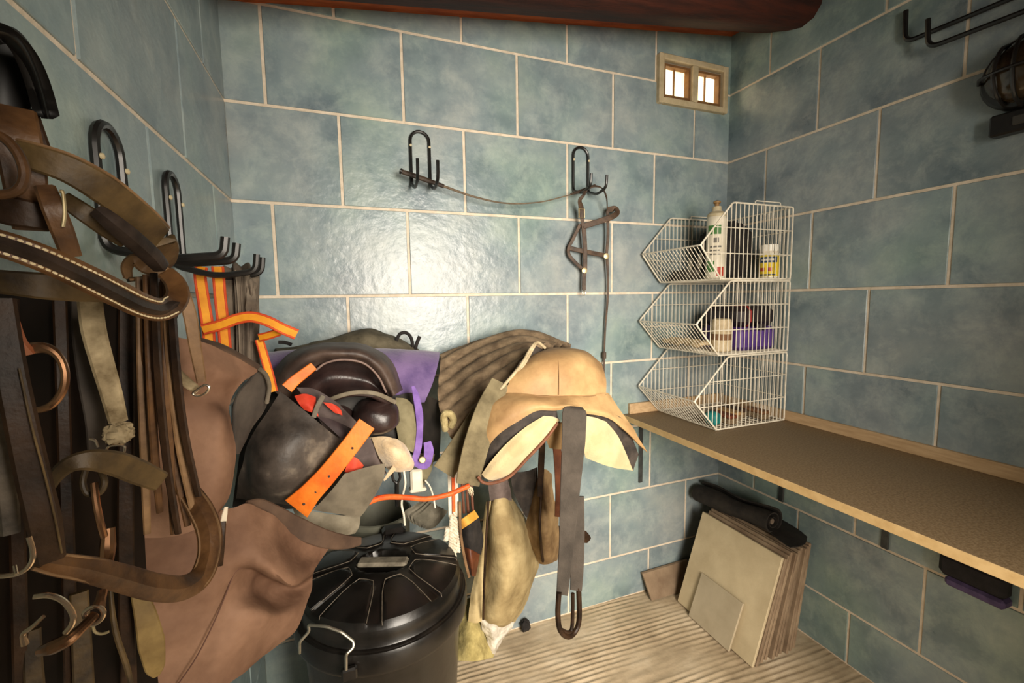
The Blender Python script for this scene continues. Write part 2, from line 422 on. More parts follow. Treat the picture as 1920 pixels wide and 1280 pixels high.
def rounded(pts, r=.012, n=5):
    p = [np.array(q, float) for q in pts]; out = [p[0]]
    for a, b, c in zip(p[:-2], p[1:-1], p[2:]):
        la, lc = np.linalg.norm(a - b), np.linalg.norm(c - b); k = min(r, la * .45, lc * .45)
        s_, e_ = b + (a - b) / la * k, b + (c - b) / lc * k
        for i in range(n + 1):
            t = i / n; out.append((1 - t) ** 2 * s_ + 2 * t * (1 - t) * b + t * t * e_)
    out.append(p[-1]); return np.array(out)

def wall_hook(name, label, to3, hw, zt, zb_, reach, tip, rad, group=None, drop=.02, splay=0.0):
    """bent-wire double hook: u along the wall, t out of the wall, z up"""
    root = thing(name, label, 'hook', to3(0, .0, zb_), group)
    arc = [(-hw, .012, zb_ + .01)] + [(hw * math.cos(a), .012, zt - hw + hw * math.sin(a)) for a in np.linspace(math.pi, 0, 11)] + [(hw, .012, zb_ + .01)]
    obj('wall_loop', G().tube([to3(*q) for q in arc], rad), M_BLACKMETAL, root)
    for sg in (-1, 1):
        u = sg * hw; v = u + splay * hw
        pr = rounded([(u, .012, zb_ + .03), (u, .013, zb_ - drop * .2), (v, reach * .55, zb_ - drop), (v, reach, zb_ - drop * .6), (v, reach + .004, zb_ + tip)], .028)
        obj('prong', G().tube([to3(*q) for q in pr], rad), M_BLACKMETAL, root)
        sc = G().lathe(to3(u, .018, zt - .055), [(.0045, 0), (.0045, .003), (.002, .0045)], 10, axis=np.array(to3(0, 1, 0)) - np.array(to3(0, 0, 0)))
        obj('screw', sc, M_SCREW, root)
    return root
wall_hook('wall_hook', 'black wire double hook on the back wall holding the whip handle, left of the pair', lambda u, t, z: (.628 + u, -t, z), .035, 2.098, 1.915, .155, .040, .0058, 'double wire hooks on the back wall', drop=.043)
wall_hook('wall_hook', 'black wire double hook on the back wall with the leather halter hanging from it', lambda u, t, z: (1.312 + u, -t, z), .036, 2.112, 1.935, .155, .028, .0058, 'double wire hooks on the back wall', drop=.033)
wall_hook('wall_hook', 'black wire double hook on the left wall behind the nearest bridles', lambda u, t, z: (t, -.872 - u, z), .040, 1.738, 1.556, .160, .018, .0068, 'double wire hooks on the left wall', drop=.018)
wall_hook('wall_hook', 'black wire double hook on the left wall nearest the corner, carrying orange straps', lambda u, t, z: (t, -.606 - u, z), .036, 1.738, 1.556, .160, .018, .0065, 'double wire hooks on the left wall', drop=.03)

# whip lying across both back-wall hooks
M_WHIP = mat('whip_leather', srgb(40, 30, 24), srgb(72, 58, 46), .6, 40)
w = thing('riding_whip', 'long dark riding whip lying across both back-wall hooks, lash sagging between them', 'whip', P(790, 335, .07))
obj('handle', G().tube(spline(PL([(752, 321, .075), (790, 334, .072), (832, 349, .07)]), 5), [.0085, .0095, .0075]), M_WHIP, w)
obj('cap', G().lathe(P(751, 320.5, .075), [(.004, -.004), (.0105, -.002), (.0105, .004), (.004, .006)], 12, axis=(1, 0, -.35)), M_BLACKMETAL, w)
obj('lash', G().tube(spline(PL([(832, 349, .07), (890, 369, .07), (950, 381, .07), (1010, 379, .07), (1058, 368, .07), (1082, 361, .07)]), 8), [.005, .0032, .0024, .0024]), mat('whip_lash', srgb(92, 78, 62), srgb(120, 104, 84), .7, 50), w)
obj('lash_knot', G().tube(spline(PL([(1070, 364, .07), (1090, 358, .07), (1116, 347, .072)]), 5), [.004, .0075, .005]), M_WHIP, w)

# halter hanging from the right back hook
M_HALTER = mat('halter_leather', srgb(56, 42, 32), srgb(92, 72, 56), .6, 25, .0006, 200)
M_BRASS = mat('tarnished_brass', srgb(168, 150, 112), srgb(205, 190, 150), .4, 40, metal=.7)
h = thing('halter', 'brown leather halter with pale metal rings hanging from the right hook on the back wall', 'halter', P(1110, 360, .07))
nb = (-.25, -1, 0)
def hs(name, pts, w_, th=.0045, face=nb, m=M_HALTER): return obj(name, G().strap(spline(PL(pts), 6), w_, th, face), m, h)
hs('crown_strap', [(1094, 366, .11), (1100, 355, .12), (1114, 349, .125), (1129, 353, .115), (1137, 370, .09), (1139, 394, .065)], .014, face=(0, -.6, .8))
hs('crown_strap', [(1094, 366, .11), (1087, 376, .095), (1090, 392, .07), (1093, 424, .06)], [.012, .016, .024, .014])
hs('noseband', [(1094, 424, .06), (1120, 416, .075), (1146, 407, .085), (1157, 399, .075), (1153, 391, .05), (1139, 394, .045)], .024, .006)
hs('cheek_strap', [(1094, 420, .058), (1097, 465, .05), (1097, 506, .045)], .019)
hs('cheek_strap', [(1139, 394, .05), (1140, 440, .045), (1137, 480, .04)], .013)
hs('throat_strap', [(1088, 420, .05), (1075, 447, .035), (1066, 466, .03), (1070, 482, .035), (1094, 506, .04)], .014)
hs('jaw_strap', [(1068, 465, .03), (1100, 472, .045), (1136, 479, .045)], .019)
hs('chin_strap', [(1096, 508, .045), (1095, 528, .045), (1095, 544, .045)], .017)
hs('lead_strap', [(1138, 482, .04), (1140, 520, .035), (1139, 565, .03), (1135, 615, .025), (1133, 665, .025), (1132, 720, .025)], [.014, .010, .010, .008, .008, .006])
for px, py, d, r in ((1096, 507, .05, .012), (1137, 480, .05, .0125)):
    c = P(px, py, d)
    obj('ring', G().lathe(c, [(r, -.002), (r, .003), (r * .5, .0045), (.001, .005)], 16, axis=nb), M_BRASS, h)
c = P(1095, 549, .045)
obj('snap_hook', G().tube([c + np.array([.008 * math.cos(a), 0, .010 * math.sin(a)]) for a in np.linspace(0, 2 * math.pi, 13)[:-1]], .0025, closed=True), M_STEEL, h)
c = P(1091, 400, .072)
obj('buckle', G().tube([c + np.array([a, 0, b]) for a, b in ((-.014, -.018), (.012, -.018), (.012, .018), (-.014, .018))], .003, closed=True), M_BRASS, h)
obj('keeper', G().tube(spline(PL([(1133, 660, .03), (1133, 672, .03)]), 3), .009), M_HALTER, h)

# long rack prongs on the right wall, upper right
rk = thing('wall_hook', 'black long-armed double hook high on the right wall above the lamp', 'hook', (W, -1.3, 2.25))
zA, zB = 2.303, 2.236
obj('prong', G().tube(rounded([(2.126, -.741, 2.405), (2.126, -.744, zA), (2.126, -1.33, zA - .03)], .03), .0075), M_BLACKMETAL, rk)
obj('prong', G().tube(rounded([(2.088, -.824, 2.325), (2.088, -.829, zB), (2.088, -1.33, zB - .03)], .03), .0075), M_BLACKMETAL, rk)
obj('wall_plate', G().box((W - .03, -1.335, 2.24), (.06, .012, .12), bev=.003), M_BLACKMETAL, rk)

# bulkhead lamp + switch box on the right wall
M_LAMPGLASS = mat('unlit_lamp_glass', srgb(36, 28, 18), srgb(62, 50, 34), .12, 12, spec=.6)
lp = thing('bulkhead_lamp', 'unlit oval bulkhead lamp with a black cage on the right wall, at the photo edge', 'lamp', (W, -1.045, 2.075))
lc = np.array([W - TP, -1.045, 2.075])
def oval(r, t, n=28): return [lc + np.array([-t, r * .098 * math.cos(a), r * .098 * math.sin(a) * 1.02]) for a in np.linspace(0, 2 * math.pi, n + 1)[:-1]]
g = G(); n_ = 28
rings = [oval(1.0, 0), oval(1.0, .026), oval(.92, .038), oval(.78, .040)]
g.add([q for r in rings for q in r], [(i * n_ + k, i * n_ + (k + 1) % n_, (i + 1) * n_ + (k + 1) % n_, (i + 1) * n_ + k) for i in range(3) for k in range(n_)] + [tuple(range(n_))[::-1]])
obj('housing', g, M_BLACKMETAL, lp)
g = G(); rings = [oval(.82, .034), oval(.78, .056), oval(.6, .078), oval(.3, .09), oval(.02, .094)]
g.add([q for r in rings for q in r], [(i * n_ + k, i * n_ + (k + 1) % n_, (i + 1) * n_ + (k + 1) % n_, (i + 1) * n_ + k) for i in range(4) for k in range(n_)])
obj('glass', g, M_LAMPGLASS, lp)
for k in range(3):
    y = (-1, 0, 1)[k] * .042
    pts = [lc + np.array([-(.04 + .06 * math.sqrt(max(0, 1 - (s_ / 1.0) ** 2)) * (1 if k == 1 else .9)), y * (1 - .15 * abs(s_)), .094 * s_ * (1 if k == 1 else .86)]) for s_ in np.linspace(-1, 1, 13)]
    obj('cage_bar', G().tube(pts, .005), M_BLACKMETAL, lp)
pts = [lc + np.array([-(.04 + .062 * math.sqrt(max(0, 1 - s_ ** 2))), .094 * s_, 0]) for s_ in np.linspace(-1, 1, 13)]
obj('cage_bar', G().tube(pts, .005), M_BLACKMETAL, lp)
sb = thing('switch_box', 'small black switch box on the right wall just below the bulkhead lamp', 'switch', (W, -1.05, 1.94))
obj('box_body', G().box((W - TP - .02, -1.045, 1.945), (.04, .13, .06), bev=.005), M_BLACKMETAL, sb)
obj('rocker', G().box((W - TP - .042, -1.045, 1.945), (.008, .03, .026), bev=.003), mat('grey_plastic', srgb(60, 58, 54), None, .5), sb)

# ---------------------------------------------------------------- shelf worktop
M_TOP = mat('speckled_worktop', srgb(112, 91, 64), srgb(134, 113, 84), .55, 160, .0002, 300, contrast=(.4, .6))
M_EDGE = mat('worktop_edge', srgb(190, 158, 108), srgb(206, 176, 126), .6, 30, stretch=(8, 1, 1))
M_UP = mat('upstand_wood', srgb(176, 146, 108), srgb(198, 168, 130), .55, 14, stretch=(3, .6, 6))
SX0, SZ = 1.538, .922
sh = thing('worktop_shelf', 'long tan speckled worktop shelf fixed along the right wall', 'shelf', (W, -.85, SZ))
obj('board', G().box(((SX0 + .004 + W - TP) / 2, -.87 - TP / 2, SZ - .0125), (W - TP - SX0 - .004, 1.738, .025), bev=.0015), M_TOP, sh, smooth=0)
obj('front_edging', G().box((SX0 + .002, -.87 - TP / 2, SZ - .0125), (.004, 1.738, .0252), bev=.001), M_EDGE, sh, smooth=0)
obj('upstand', G().box((W - TP - .008, -.88, SZ + .0215), (.016, 1.71, .043), bev=.002), M_UP, sh, smooth=0)
obj('upstand', G().box(((1.572 + W - TP) / 2, -TP - .008, SZ + .025), (W - TP - 1.572, .016, .05), bev=.002), M_UP, sh, smooth=0)
M_BRK = mat('grey_bracket', srgb(58, 60, 60), srgb(80, 82, 80), .5, 30, metal=.4)
for y in (-.366, -.776, -1.18):
    b_ = obj('bracket', G().box((W - TP - .004, y, .72), (.008, .024, .355), bev=.002).box((W - .14, y, SZ - .031), (.26, .024, .008), bev=.002), M_BRK, sh, smooth=0)
obj('bracket', G().box((1.645, -TP - .004, .745), (.022, .008, .345), bev=.002).box((1.645, -.1, SZ - .031), (.022, .18, .008), bev=.002), M_BRK, sh, smooth=0)

# pouch hanging under the shelf at the right wall
ph = thing('grooming_pouch', 'small black and purple pouch hanging on the right wall under the shelf', 'pouch', (W - .03, -1.03, .6))
obj('pouch_body', G().box((W - .035, -1.03, .605), (.05, .16, .075), bev=.014), mat('black_nylon', srgb(22, 20, 22), srgb(36, 33, 36), .8, 40), ph)
obj('pouch_band', G().box((W - .034, -1.04, .556), (.052, .14, .03), bev=.008), mat('dull_purple_nylon', srgb(70, 58, 92), srgb(92, 78, 118), .8, 30), ph)
obj('hanging_loop', G().tube(rounded([(W - .03, -1.06, .64), (W - .02, -1.06, .72), (W - .02, -1.02, .72), (W - .03, -1.02, .64)], .02), .003), M_BLACKMETAL, ph)

# ---------------------------------------------------------------- three stacked wire baskets
M_WIRE = mat('white_coated_wire', srgb(206, 196, 176), srgb(232, 224, 206), .45, 30, spec=.4)
BY0, BY1 = -.028, -.382
def basket(k, label):
    z0 = SZ + .006 + k * .3055; H_ = .2975
    dx = 0.012 * (k == 2)
    prof = [(2.115, z0), (1.730, z0), (1.612 + dx, z0 + .128), (1.782, z0 + H_), (2.115, z0 + H_)]
    root = thing('wire_basket', label, 'basket', (1.93, -.2, z0), 'stacked white wire baskets')
    nm = 0
    for y in (BY0, BY1):
        obj('side_rim', G().tube(rounded([(x, y, z) for x, z in prof] + [(2.115, y, z0), (2.09, y, z0)], .012, 4), .0036, seg=6), M_WIRE, root)
        g = G()
        for i in range(21):
            x = 1.64 + i * .0227
            if x > 2.105: break
            lo = z0 if x >= prof[1][0] else z0 + .128 * (prof[1][0] - x) / (prof[1][0] - prof[2][0])
            hi = z0 + H_ if x >= prof[3][0] else z0 + .128 + (H_ - .128) * (x - prof[2][0]) / (prof[3][0] - prof[2][0])
            g.tube([(x, y, lo), (x, y, hi)], .0017, seg=5)
        for zz in (.10, .20):
            xs = prof[2][0] + .03 if zz < .128 else prof[2][0] + (zz - .128) / (H_ - .128) * (prof[3][0] - prof[2][0])
            if zz < .128: xs = prof[1][0] - (prof[1][0] - prof[2][0]) * zz / .128
            g.tube([(xs, y, z0 + zz), (2.115, y, z0 + zz)], .0021, seg=5)
        obj('side_grid', g, M_WIRE, root, kind='stuff')
    g = G()                                                                   # slanted front lip
    for j in range(17):
        y = BY0 + (BY1 - BY0) * (j + 1) / 18
        g.tube([(prof[2][0], y, prof[2][1]), (prof[1][0], y, z0), (2.115, y, z0)], .0017, seg=5)
    obj('front_and_base_grid', g, M_WIRE, root, kind='stuff')
    g = G()
    for x, z in (prof[2], prof[1], (2.115, z0 + H_)): obj('cross_rod', G().tube([(x, BY0, z), (x, BY1, z)], .0034, seg=6), M_WIRE, root)
    for x in (1.86, 1.99, 2.115): obj('cross_rod', G().tube([(x, BY0, z0), (x, BY1, z0)], .0022, seg=5), M_WIRE, root)
    g = G()
    for j in range(17):
        y = BY0 + (BY1 - BY0) * (j + 1) / 18
        g.tube([(2.115, y, z0), (2.115, y, z0 + H_)], .0017, seg=5)
    for zz in (.10, .20): g.tube([(2.115, BY0, z0 + zz), (2.115, BY1, z0 + zz)], .0021, seg=5)
    obj('back_grid', g, M_WIRE, root, kind='stuff')
    for y in (BY0, BY1) if k == 2 else ():
        obj('stacking_lug', G().tube(rounded([(1.90, y, z0 + H_ - .002), (1.90, y, z0 + H_ + .014), (2.04, y, z0 + H_ + .014), (2.04, y, z0 + H_ - .002)], .008, 3), .0024, seg=6), M_WIRE, root)
    return z0
zb0 = basket(0, 'bottom white wire basket of the three, standing on the worktop with a teal ball')
zb1 = basket(1, 'middle white wire basket of the three, holding the purple box')
zb2 = basket(2, 'topmost white wire basket of the three, holding a spray bottle')
FL = .0040                                                                    # base wire radius
# spray bottle
M_WHITEPL = mat('white_plastic', srgb(216, 206, 184), srgb(232, 224, 204), .4, 10)
M_GREEN = mat('green_print', srgb(70, 120, 60), None, .5); M_REDP = mat('red_print', srgb(176, 60, 44), None, .5); M_GREYP = mat('grey_print', srgb(110, 106, 98), None, .5)
bx, by, bz = 1.822, -.262, zb2 + FL
bt = thing('spray_bottle', 'tall white plastic bottle with green and red print in the top wire basket', 'bottle', (bx, by, bz))
obj('bottle_body', G().lathe((bx, by, bz), [(.034, 0), (.0385, .006), (.0385, .245), (.036, .262), (.026, .276), (.0215, .284)], 28), M_WHITEPL, bt)
obj('collar', G().lathe((bx, by, bz + .276), [(.034, -.022), (.037, -.016), (.037, -.006), (.03, .002), (.019, .008), (.017, .026)], 24), mat('beige_plastic', srgb(186, 170, 136), srgb(200, 186, 152), .5, 20), bt)
obj('nozzle', G().lathe((bx, by, bz + .302), [(.009, 0), (.009, .012), (.015, .015), (.015, .022), (.006, .026)], 16), mat('brown_plastic', srgb(140, 108, 66), None, .5), bt)
def wrap(cx, cy, cz, r, a0, a1, z0, z1, n=10):
    g = G(); v = []
    for i in range(n + 1):
        a = a0 + (a1 - a0) * i / n
        for rr, zz in ((r, z0), (r + .0006, z0), (r + .0006, z1), (r, z1)): v.append((cx + rr * math.cos(a), cy + rr * math.sin(a), cz + zz))
    f = [(i * 4 + k, (i + 1) * 4 + k, (i + 1) * 4 + (k + 1) % 4, i * 4 + (k + 1) % 4) for i in range(n) for k in range(4)]
    return g.add(v, f)
af = math.atan2(CAM[1] - by, CAM[0] - bx)
lb = obj('label_print', wrap(bx, by, bz, .0384, af - .9, af + .5, .19, .225).box((0, 0, -50), (.0, .0, .0)) if False else wrap(bx, by, bz, .0384, af - .9, af + .5, .185, .222), M_GREEN, bt)
for z0_, z1_, m_, a_, b_2 in ((.03, .075, M_GREEN, -.95, -.1), (.012, .05, M_REDP, .1, .95), (.13, .137, M_GREYP, -.6, .6), (.115, .121, M_GREYP, -.6, .4), (.10, .106, M_GREYP, -.6, .5), (.15, .17, M_GREYP, -.25, .3)):
    obj('label_print', wrap(bx, by, bz, .0384, af + a_, af + b_2, z0_, z1_), m_, bt)
# tub with yellow label
tx, ty = 2.045, -.335
tb = thing('plastic_tub', 'small white screw-top tub with a yellow label in the top wire basket', 'tub', (tx, ty, zb2 + FL))
obj('tub_body', G().lathe((tx, ty, zb2 + FL), [(.034, 0), (.0375, .004), (.0375, .104), (.033, .112), (.031, .116)], 28), M_WHITEPL, tb)
obj('screw_lid', G().lathe((tx, ty, zb2 + FL + .114), [(.034, 0), (.0345, .002), (.0345, .026), (.031, .029)], 28), mat('white_lid', srgb(236, 232, 220), None, .4), tb)
aa = math.atan2(CAM[1] - ty, CAM[0] - tx)
obj('yellow_label', wrap(tx, ty, zb2 + FL, .0374, aa - 1.6, aa + 1.6, .008, .098, 20), mat('yellow_paper', srgb(222, 190, 40), srgb(232, 206, 64), .6, 20), tb)
for a0, a1, z0_, z1_, m_ in ((-1.1, .9, .066, .09, mat('blue_print', srgb(40, 62, 96), None, .6)), (-.8, .6, .074, .082, M_WHITEPL), (-.9, -.4, .03, .045, M_REDP), (-.1, .35, .03, .045, M_REDP), (-1.0, .8, .012, .018, mat('blue_print', srgb(40, 62, 96), None, .6))):
    obj('label_print', wrap(tx, ty, zb2 + FL, .0380, aa + a0, aa + a1, z0_, z1_), m_, tb)

def bundle(c, size, amp, freq, seed, n=26):
    """soft lumpy heap with a flat base"""
    g = G(); V = []
    for i in range(n + 1):
        th = math.pi * i / n
        for j in range(2 * n):
            ph_ = math.pi * j / n
            u = np.array([math.sin(th) * math.cos(ph_), math.sin(th) * math.sin(ph_), math.cos(th)])
            u = np.sign(u) * np.abs(u) ** .8
            k = 1 + amp * noise.noise(Vector(u * freq) + Vector((seed, 0, 0))) + amp * .5 * noise.noise(Vector(u * freq * 2.7) + Vector((0, seed, 0)))
            q = np.array(c) + u * k * np.array(size) / 2
            q[2] = max(q[2], c[2] - size[2] / 2 + .0); V.append(q)
    m = 2 * n
    return g.add(V, [(i * m + j, (i + 1) * m + j, (i + 1) * m + (j + 1) % m, i * m + (j + 1) % m) for i in range(n) for j in range(m)])
M_BLACKCLOTH = mat('black_cloth', srgb(26, 23, 22), srgb(46, 41, 38), .9, 25, .002, 60)
solo('saddle_bag', bundle((1.985, -.16, zb2 + FL + .13), (.20, .2, .26), .18, 2.2, 3), M_BLACKCLOTH, 'black bundled cloth bag at the back of the top wire basket', 'bag', smooth=60)
solo('crumpled_cloth', bundle((1.80, -.115, zb2 + .003 + FL + .022), (.10, .14, .045), .35, 3, 8), mat('grey_cloth', srgb(66, 60, 54), srgb(104, 96, 86), .9, 30), 'crumpled dark grey cloth behind the front wires of the top basket', 'cloth', smooth=60)
for i, (px, py, z, rr) in enumerate(((1298, 492, .065, .022), (1312, 480, .075, .026))):
    c = np.array([1.70 + .015 * i, -.25 - .035 * i, zb2 + z])
    r_ = solo('bit_ring', G().tube([c + rr * np.array([.5 * math.cos(a), math.cos(a) * .8, math.sin(a)]) for a in np.linspace(0, 2 * math.pi, 19)[:-1]], .004, closed=True), M_STEEL, ('smaller' if i == 0 else 'larger') + ' steel bit ring leaning on cloth in the top wire basket', 'ring', 'bit rings in the top basket')
# middle basket
px0, px1 = 1.885, 2.095
pb = thing('grooming_box', 'purple plastic box with a black lid and red stripe in the middle basket', 'box', (1.99, -.235, zb1 + FL))
obj('box_base', G().box((1.99, -.235, zb1 + FL + .05), (.212, .22, .10), bev=.016), mat('purple_plastic', srgb(70, 44, 112), srgb(90, 60, 134), .45, 10), pb)
obj('box_lid', G().box((1.99, -.235, zb1 + FL + .145), (.208, .215, .088), bev=.022), mat('black_plastic_lid', srgb(30, 22, 24), srgb(44, 32, 34), .4, 10), pb)
obj('lid_stripe', G().box((1.945, -.235, zb1 + FL + .146), (.05, .2185, .0885), bev=.022), mat('red_plastic', srgb(130, 30, 26), srgb(150, 42, 34), .4, 10), pb)
obj('latch', G().box((2.0, -.347, zb1 + FL + .10), (.05, .012, .03), bev=.004), mat('black_plastic_lid', srgb(30, 22, 24), None, .4), pb)
rx, ry = 1.828, -.30
rl = thing('bandage_roll', 'rolled cream leg bandage standing upright in the middle wire basket', 'bandage', (rx, ry, zb1 + FL))
obj('roll', G().lathe((rx, ry, zb1 + FL), [(.036, 0), (.04, .004), (.041, .06), (.039, .12), (.036, .135), (.03, .138), (.02, .134), (.012, .137)], 24), mat('cream_bandage', srgb(186, 166, 132), srgb(208, 190, 158), .95, 60, .002, 90), rl)
obj('tape_strap', wrap(rx, ry, zb1 + FL, .0408, 0, 6.28, .05, .075, 28), mat('brown_tape', srgb(120, 86, 58), None, .8), rl)
for k in range(5):
    y = -.07 - .045 * k
    c = np.array([1.755 + .008 * (k % 2), y, zb1 + FL + .010])
    solo('rope_hank', G().tube([c + np.array([.05 * math.cos(a) + .02, .024 * math.sin(a), .012 + .012 * abs(math.sin(a * 1.5 + k))]) for a in np.linspace(0, 2 * math.pi, 23)[:-1]], .009, closed=True),
         mat('straw_rope', srgb(170, 144, 104), srgb(206, 184, 146), .95, 50, .002, 120), 'small cream rope loop in the middle basket, ' + ['nearest the back wall', 'second from the back wall', 'third from the back wall', 'fourth from the back wall', 'farthest from the back wall'][k], 'rope', 'cream rope loops in the middle basket')
solo('dark_liner', G().box((1.92, -.2, zb2 - .0045), (.36, .32, .002), bev=.0), mat('dark_liner', srgb(58, 54, 50), srgb(78, 74, 68), .9, 20), 'thin dark plastic liner lying under the topmost wire basket', 'liner') if False else None
# bottom basket
solo('rubber_ball', bundle((1.757, -.335, zb0 + FL + .03), (.06, .06, .06), .02, 2, 1, 18), mat('teal_rubber', srgb(20, 104, 104), srgb(34, 128, 122), .6, 10), 'small teal rubber ball in the bottom wire basket', 'ball', smooth=60)
for k in range(4):
    x = 1.84 + .062 * k; y = -.285 + .05 * ((k * 7) % 3 - 1) * .6
    bsh = thing('hoof_brush', ['reddish brown grooming brush beside the teal ball in the bottom basket', 'tan bristle brush second from the teal ball in the bottom basket', 'dark brown bristle brush third from the teal ball in the bottom basket', 'brown bristle brush nearest the right wall in the bottom basket'][k], 'brush', (x, y, zb0 + FL), 'brushes in the bottom basket')
    cc = [srgb(120, 62, 40), srgb(168, 130, 84), srgb(72, 52, 40), srgb(128, 88, 56)][k]
    obj('brush_back', G().box((x, y, zb0 + FL + .032), (.05, .11, .014), bev=.005), mat('brush_wood_%s' % ['red', 'tan', 'dark', 'brown'][k], cc, None, .6), bsh)
    obj('bristles', G().box((x, y, zb0 + FL + .013), (.044, .10, .026), bev=.004), mat('bristle', srgb(90, 74, 56), srgb(150, 128, 98), .95, 200), bsh)

# ---------------------------------------------------------------- leaning floor tiles
M_STONE = mat('beige_floor_tile', srgb(186, 168, 134), srgb(212, 195, 160), .6, 7, .0004, 120, perobj=.06, contrast=(.3, .7))
M_STONE2 = mat('grey_floor_tile', srgb(172, 158, 132), srgb(190, 176, 150), .55, 7)
M_STONEDK = mat('old_floor_tile', srgb(126, 104, 82), srgb(158, 136, 110), .75, 9, .0006, 100, perobj=.12)
def leaning(name, label, x0, y0, y1, L, ang, th, m, grp=None, chip=0):
    s_, c_ = math.sin(ang), math.cos(ang)
    R_ = np.array([[c_, 0, s_], [0, 1, 0], [-s_, 0, c_]])
    g = G().box((0, 0, 0), (th, y1 - y0, L), bev=.002)
    V = np.array(g.v) + np.array([th / 2, 0, L / 2]); V = V @ R_.T + np.array([x0, (y0 + y1) / 2, 0.002 + th * s_]); g.v = [tuple(q) for q in V]
    return solo(name, g, m, label, 'tile', grp, smooth=0)
GR = 'beige floor tiles leaning in a stack'
leaning('floor_tile', 'large clean beige floor tile, front of the leaning stack under the shelf', 1.775, -.552, -.132, .448, math.radians(18.5), .012, M_STONE, GR)
for k in range(9):
    jit = (k * 37 % 11 - 5) / 5
    leaning('floor_tile', ['second', 'third', 'fourth', 'fifth', 'sixth', 'seventh', 'eighth', 'ninth', 'tenth and last'][k] + ' beige floor tile from the front of the leaning stack', 1.793 + .0305 * k * (1 - .012 * k), -.549 + .006 * jit, -.134 + .008 * jit, .446 + .004 * jit, math.radians(18.3 - 1.15 * k), .0125, M_STONEDK, GR)
# small grey tile leaning on the front one
g = G().box((0, 0, 0), (.009, .228, .205), bev=.0015); a_ = math.radians(20.5)
V = (np.array(g.v) + np.array([0, 0, .1025])) @ np.array([[math.cos(a_), 0, math.sin(a_)], [0, 1, 0], [-math.sin(a_), 0, math.cos(a_)]]).T + np.array([1.758, -.343, .004]); g.v = [tuple(q) for q in V]
solo('floor_tile', g, M_STONE2, 'small greyish square tile leaning on the front of the stack', 'tile', smooth=0)
# offcut leaning on the back wall
g = G().add([(1.665, -.082, .002), (1.93, -.082, .002), (1.93, -.028, .118), (1.650, -.028, .112), (1.665, -.070, .002), (1.93, -.070, .002), (1.93, -.016, .119), (1.650, -.016, .113)],
            [(0, 1, 2, 3), (7, 6, 5, 4), (0, 4, 5, 1), (1, 5, 6, 2), (2, 6, 7, 3), (3, 7, 4, 0)])
solo('tile_offcut', g, M_STONEDK, 'low beige tile offcut leaning on the back wall left of the stack', 'tile', smooth=0)

# rolled rubber mat on the tile stack
M_MAT = mat('black_rubber_mat', srgb(26, 22, 19), srgb(48, 42, 36), .8, 20, .002, 60)
mt = thing('rolled_mat', 'rolled dark rubber mat lying on top of the leaning tile stack', 'mat', P(1380, 960, .35))
ax0, ax1 = P(1310, 922, .05), P(1450, 978, .44)
d_ = nrm(ax1 - ax0); up = nrm(np.array([0, 0, 1.]) - d_ * d_[2]); sd = np.cross(d_, up)
g = G(); prof = []
for t in np.linspace(0, 1, 46):
    a = t * 2 * math.pi * 2.1 + 2.0; r = .054 - .040 * t; prof.append(r * math.cos(a) * sd * 1.15 + r * math.sin(a) * up)
prof = np.array(prof); inner = prof * .86
for e in np.linspace(0, 1, 14):
    c = ax0 + (ax1 - ax0) * e + up * .004 * math.sin(e * 9)
    sc_ = 1 + .10 * math.sin(e * 7)
    g.v.extend([tuple(c + q * sc_) for q in prof] + [tuple(c + q * sc_) for q in inner])
m_ = len(prof); st = 2 * m_
for i in range(13):
    for k in range(m_ - 1):
        g.f.append((i * st + k, i * st + k + 1, (i + 1) * st + k + 1, (i + 1) * st + k)); g.f.append((i * st + m_ + k, (i + 1) * st + m_ + k, (i + 1) * st + m_ + k + 1, i * st + m_ + k + 1))
    g.f.append((i * st, (i + 1) * st, (i + 1) * st + m_, i * st + m_)); g.f.append((i * st + m_ - 1, i * st + 2 * m_ - 1, (i + 1) * st + 2 * m_ - 1, (i + 1) * st + m_ - 1))
for e in (0, 13):
    for k in range(m_ - 1): g.f.append((e * st + k, e * st + m_ + k, e * st + m_ + k + 1, e * st + k + 1))
obj('roll', g, M_MAT, mt, smooth=50)
obj('core', G().tube([ax0 + (ax1 - ax0) * .01, ax1 - (ax1 - ax0) * .01], .012), mat('mat_core', srgb(92, 78, 66), srgb(120, 104, 88), .9, 30), mt)
obj('loose_flap', G().sheet([PL([(1325, 946, .11), (1390, 972, .28), (1440, 996, .43), (1482, 1026, .57)]), PL([(1345, 932, .09), (1408, 956, .26), (1458, 982, .41), (1508, 1020, .555)]), PL([(1362, 920, .06), (1428, 945, .22), (1474, 970, .36), (1514, 1006, .50)])], .008, 6, .006, 12), M_MAT, mt, smooth=60)

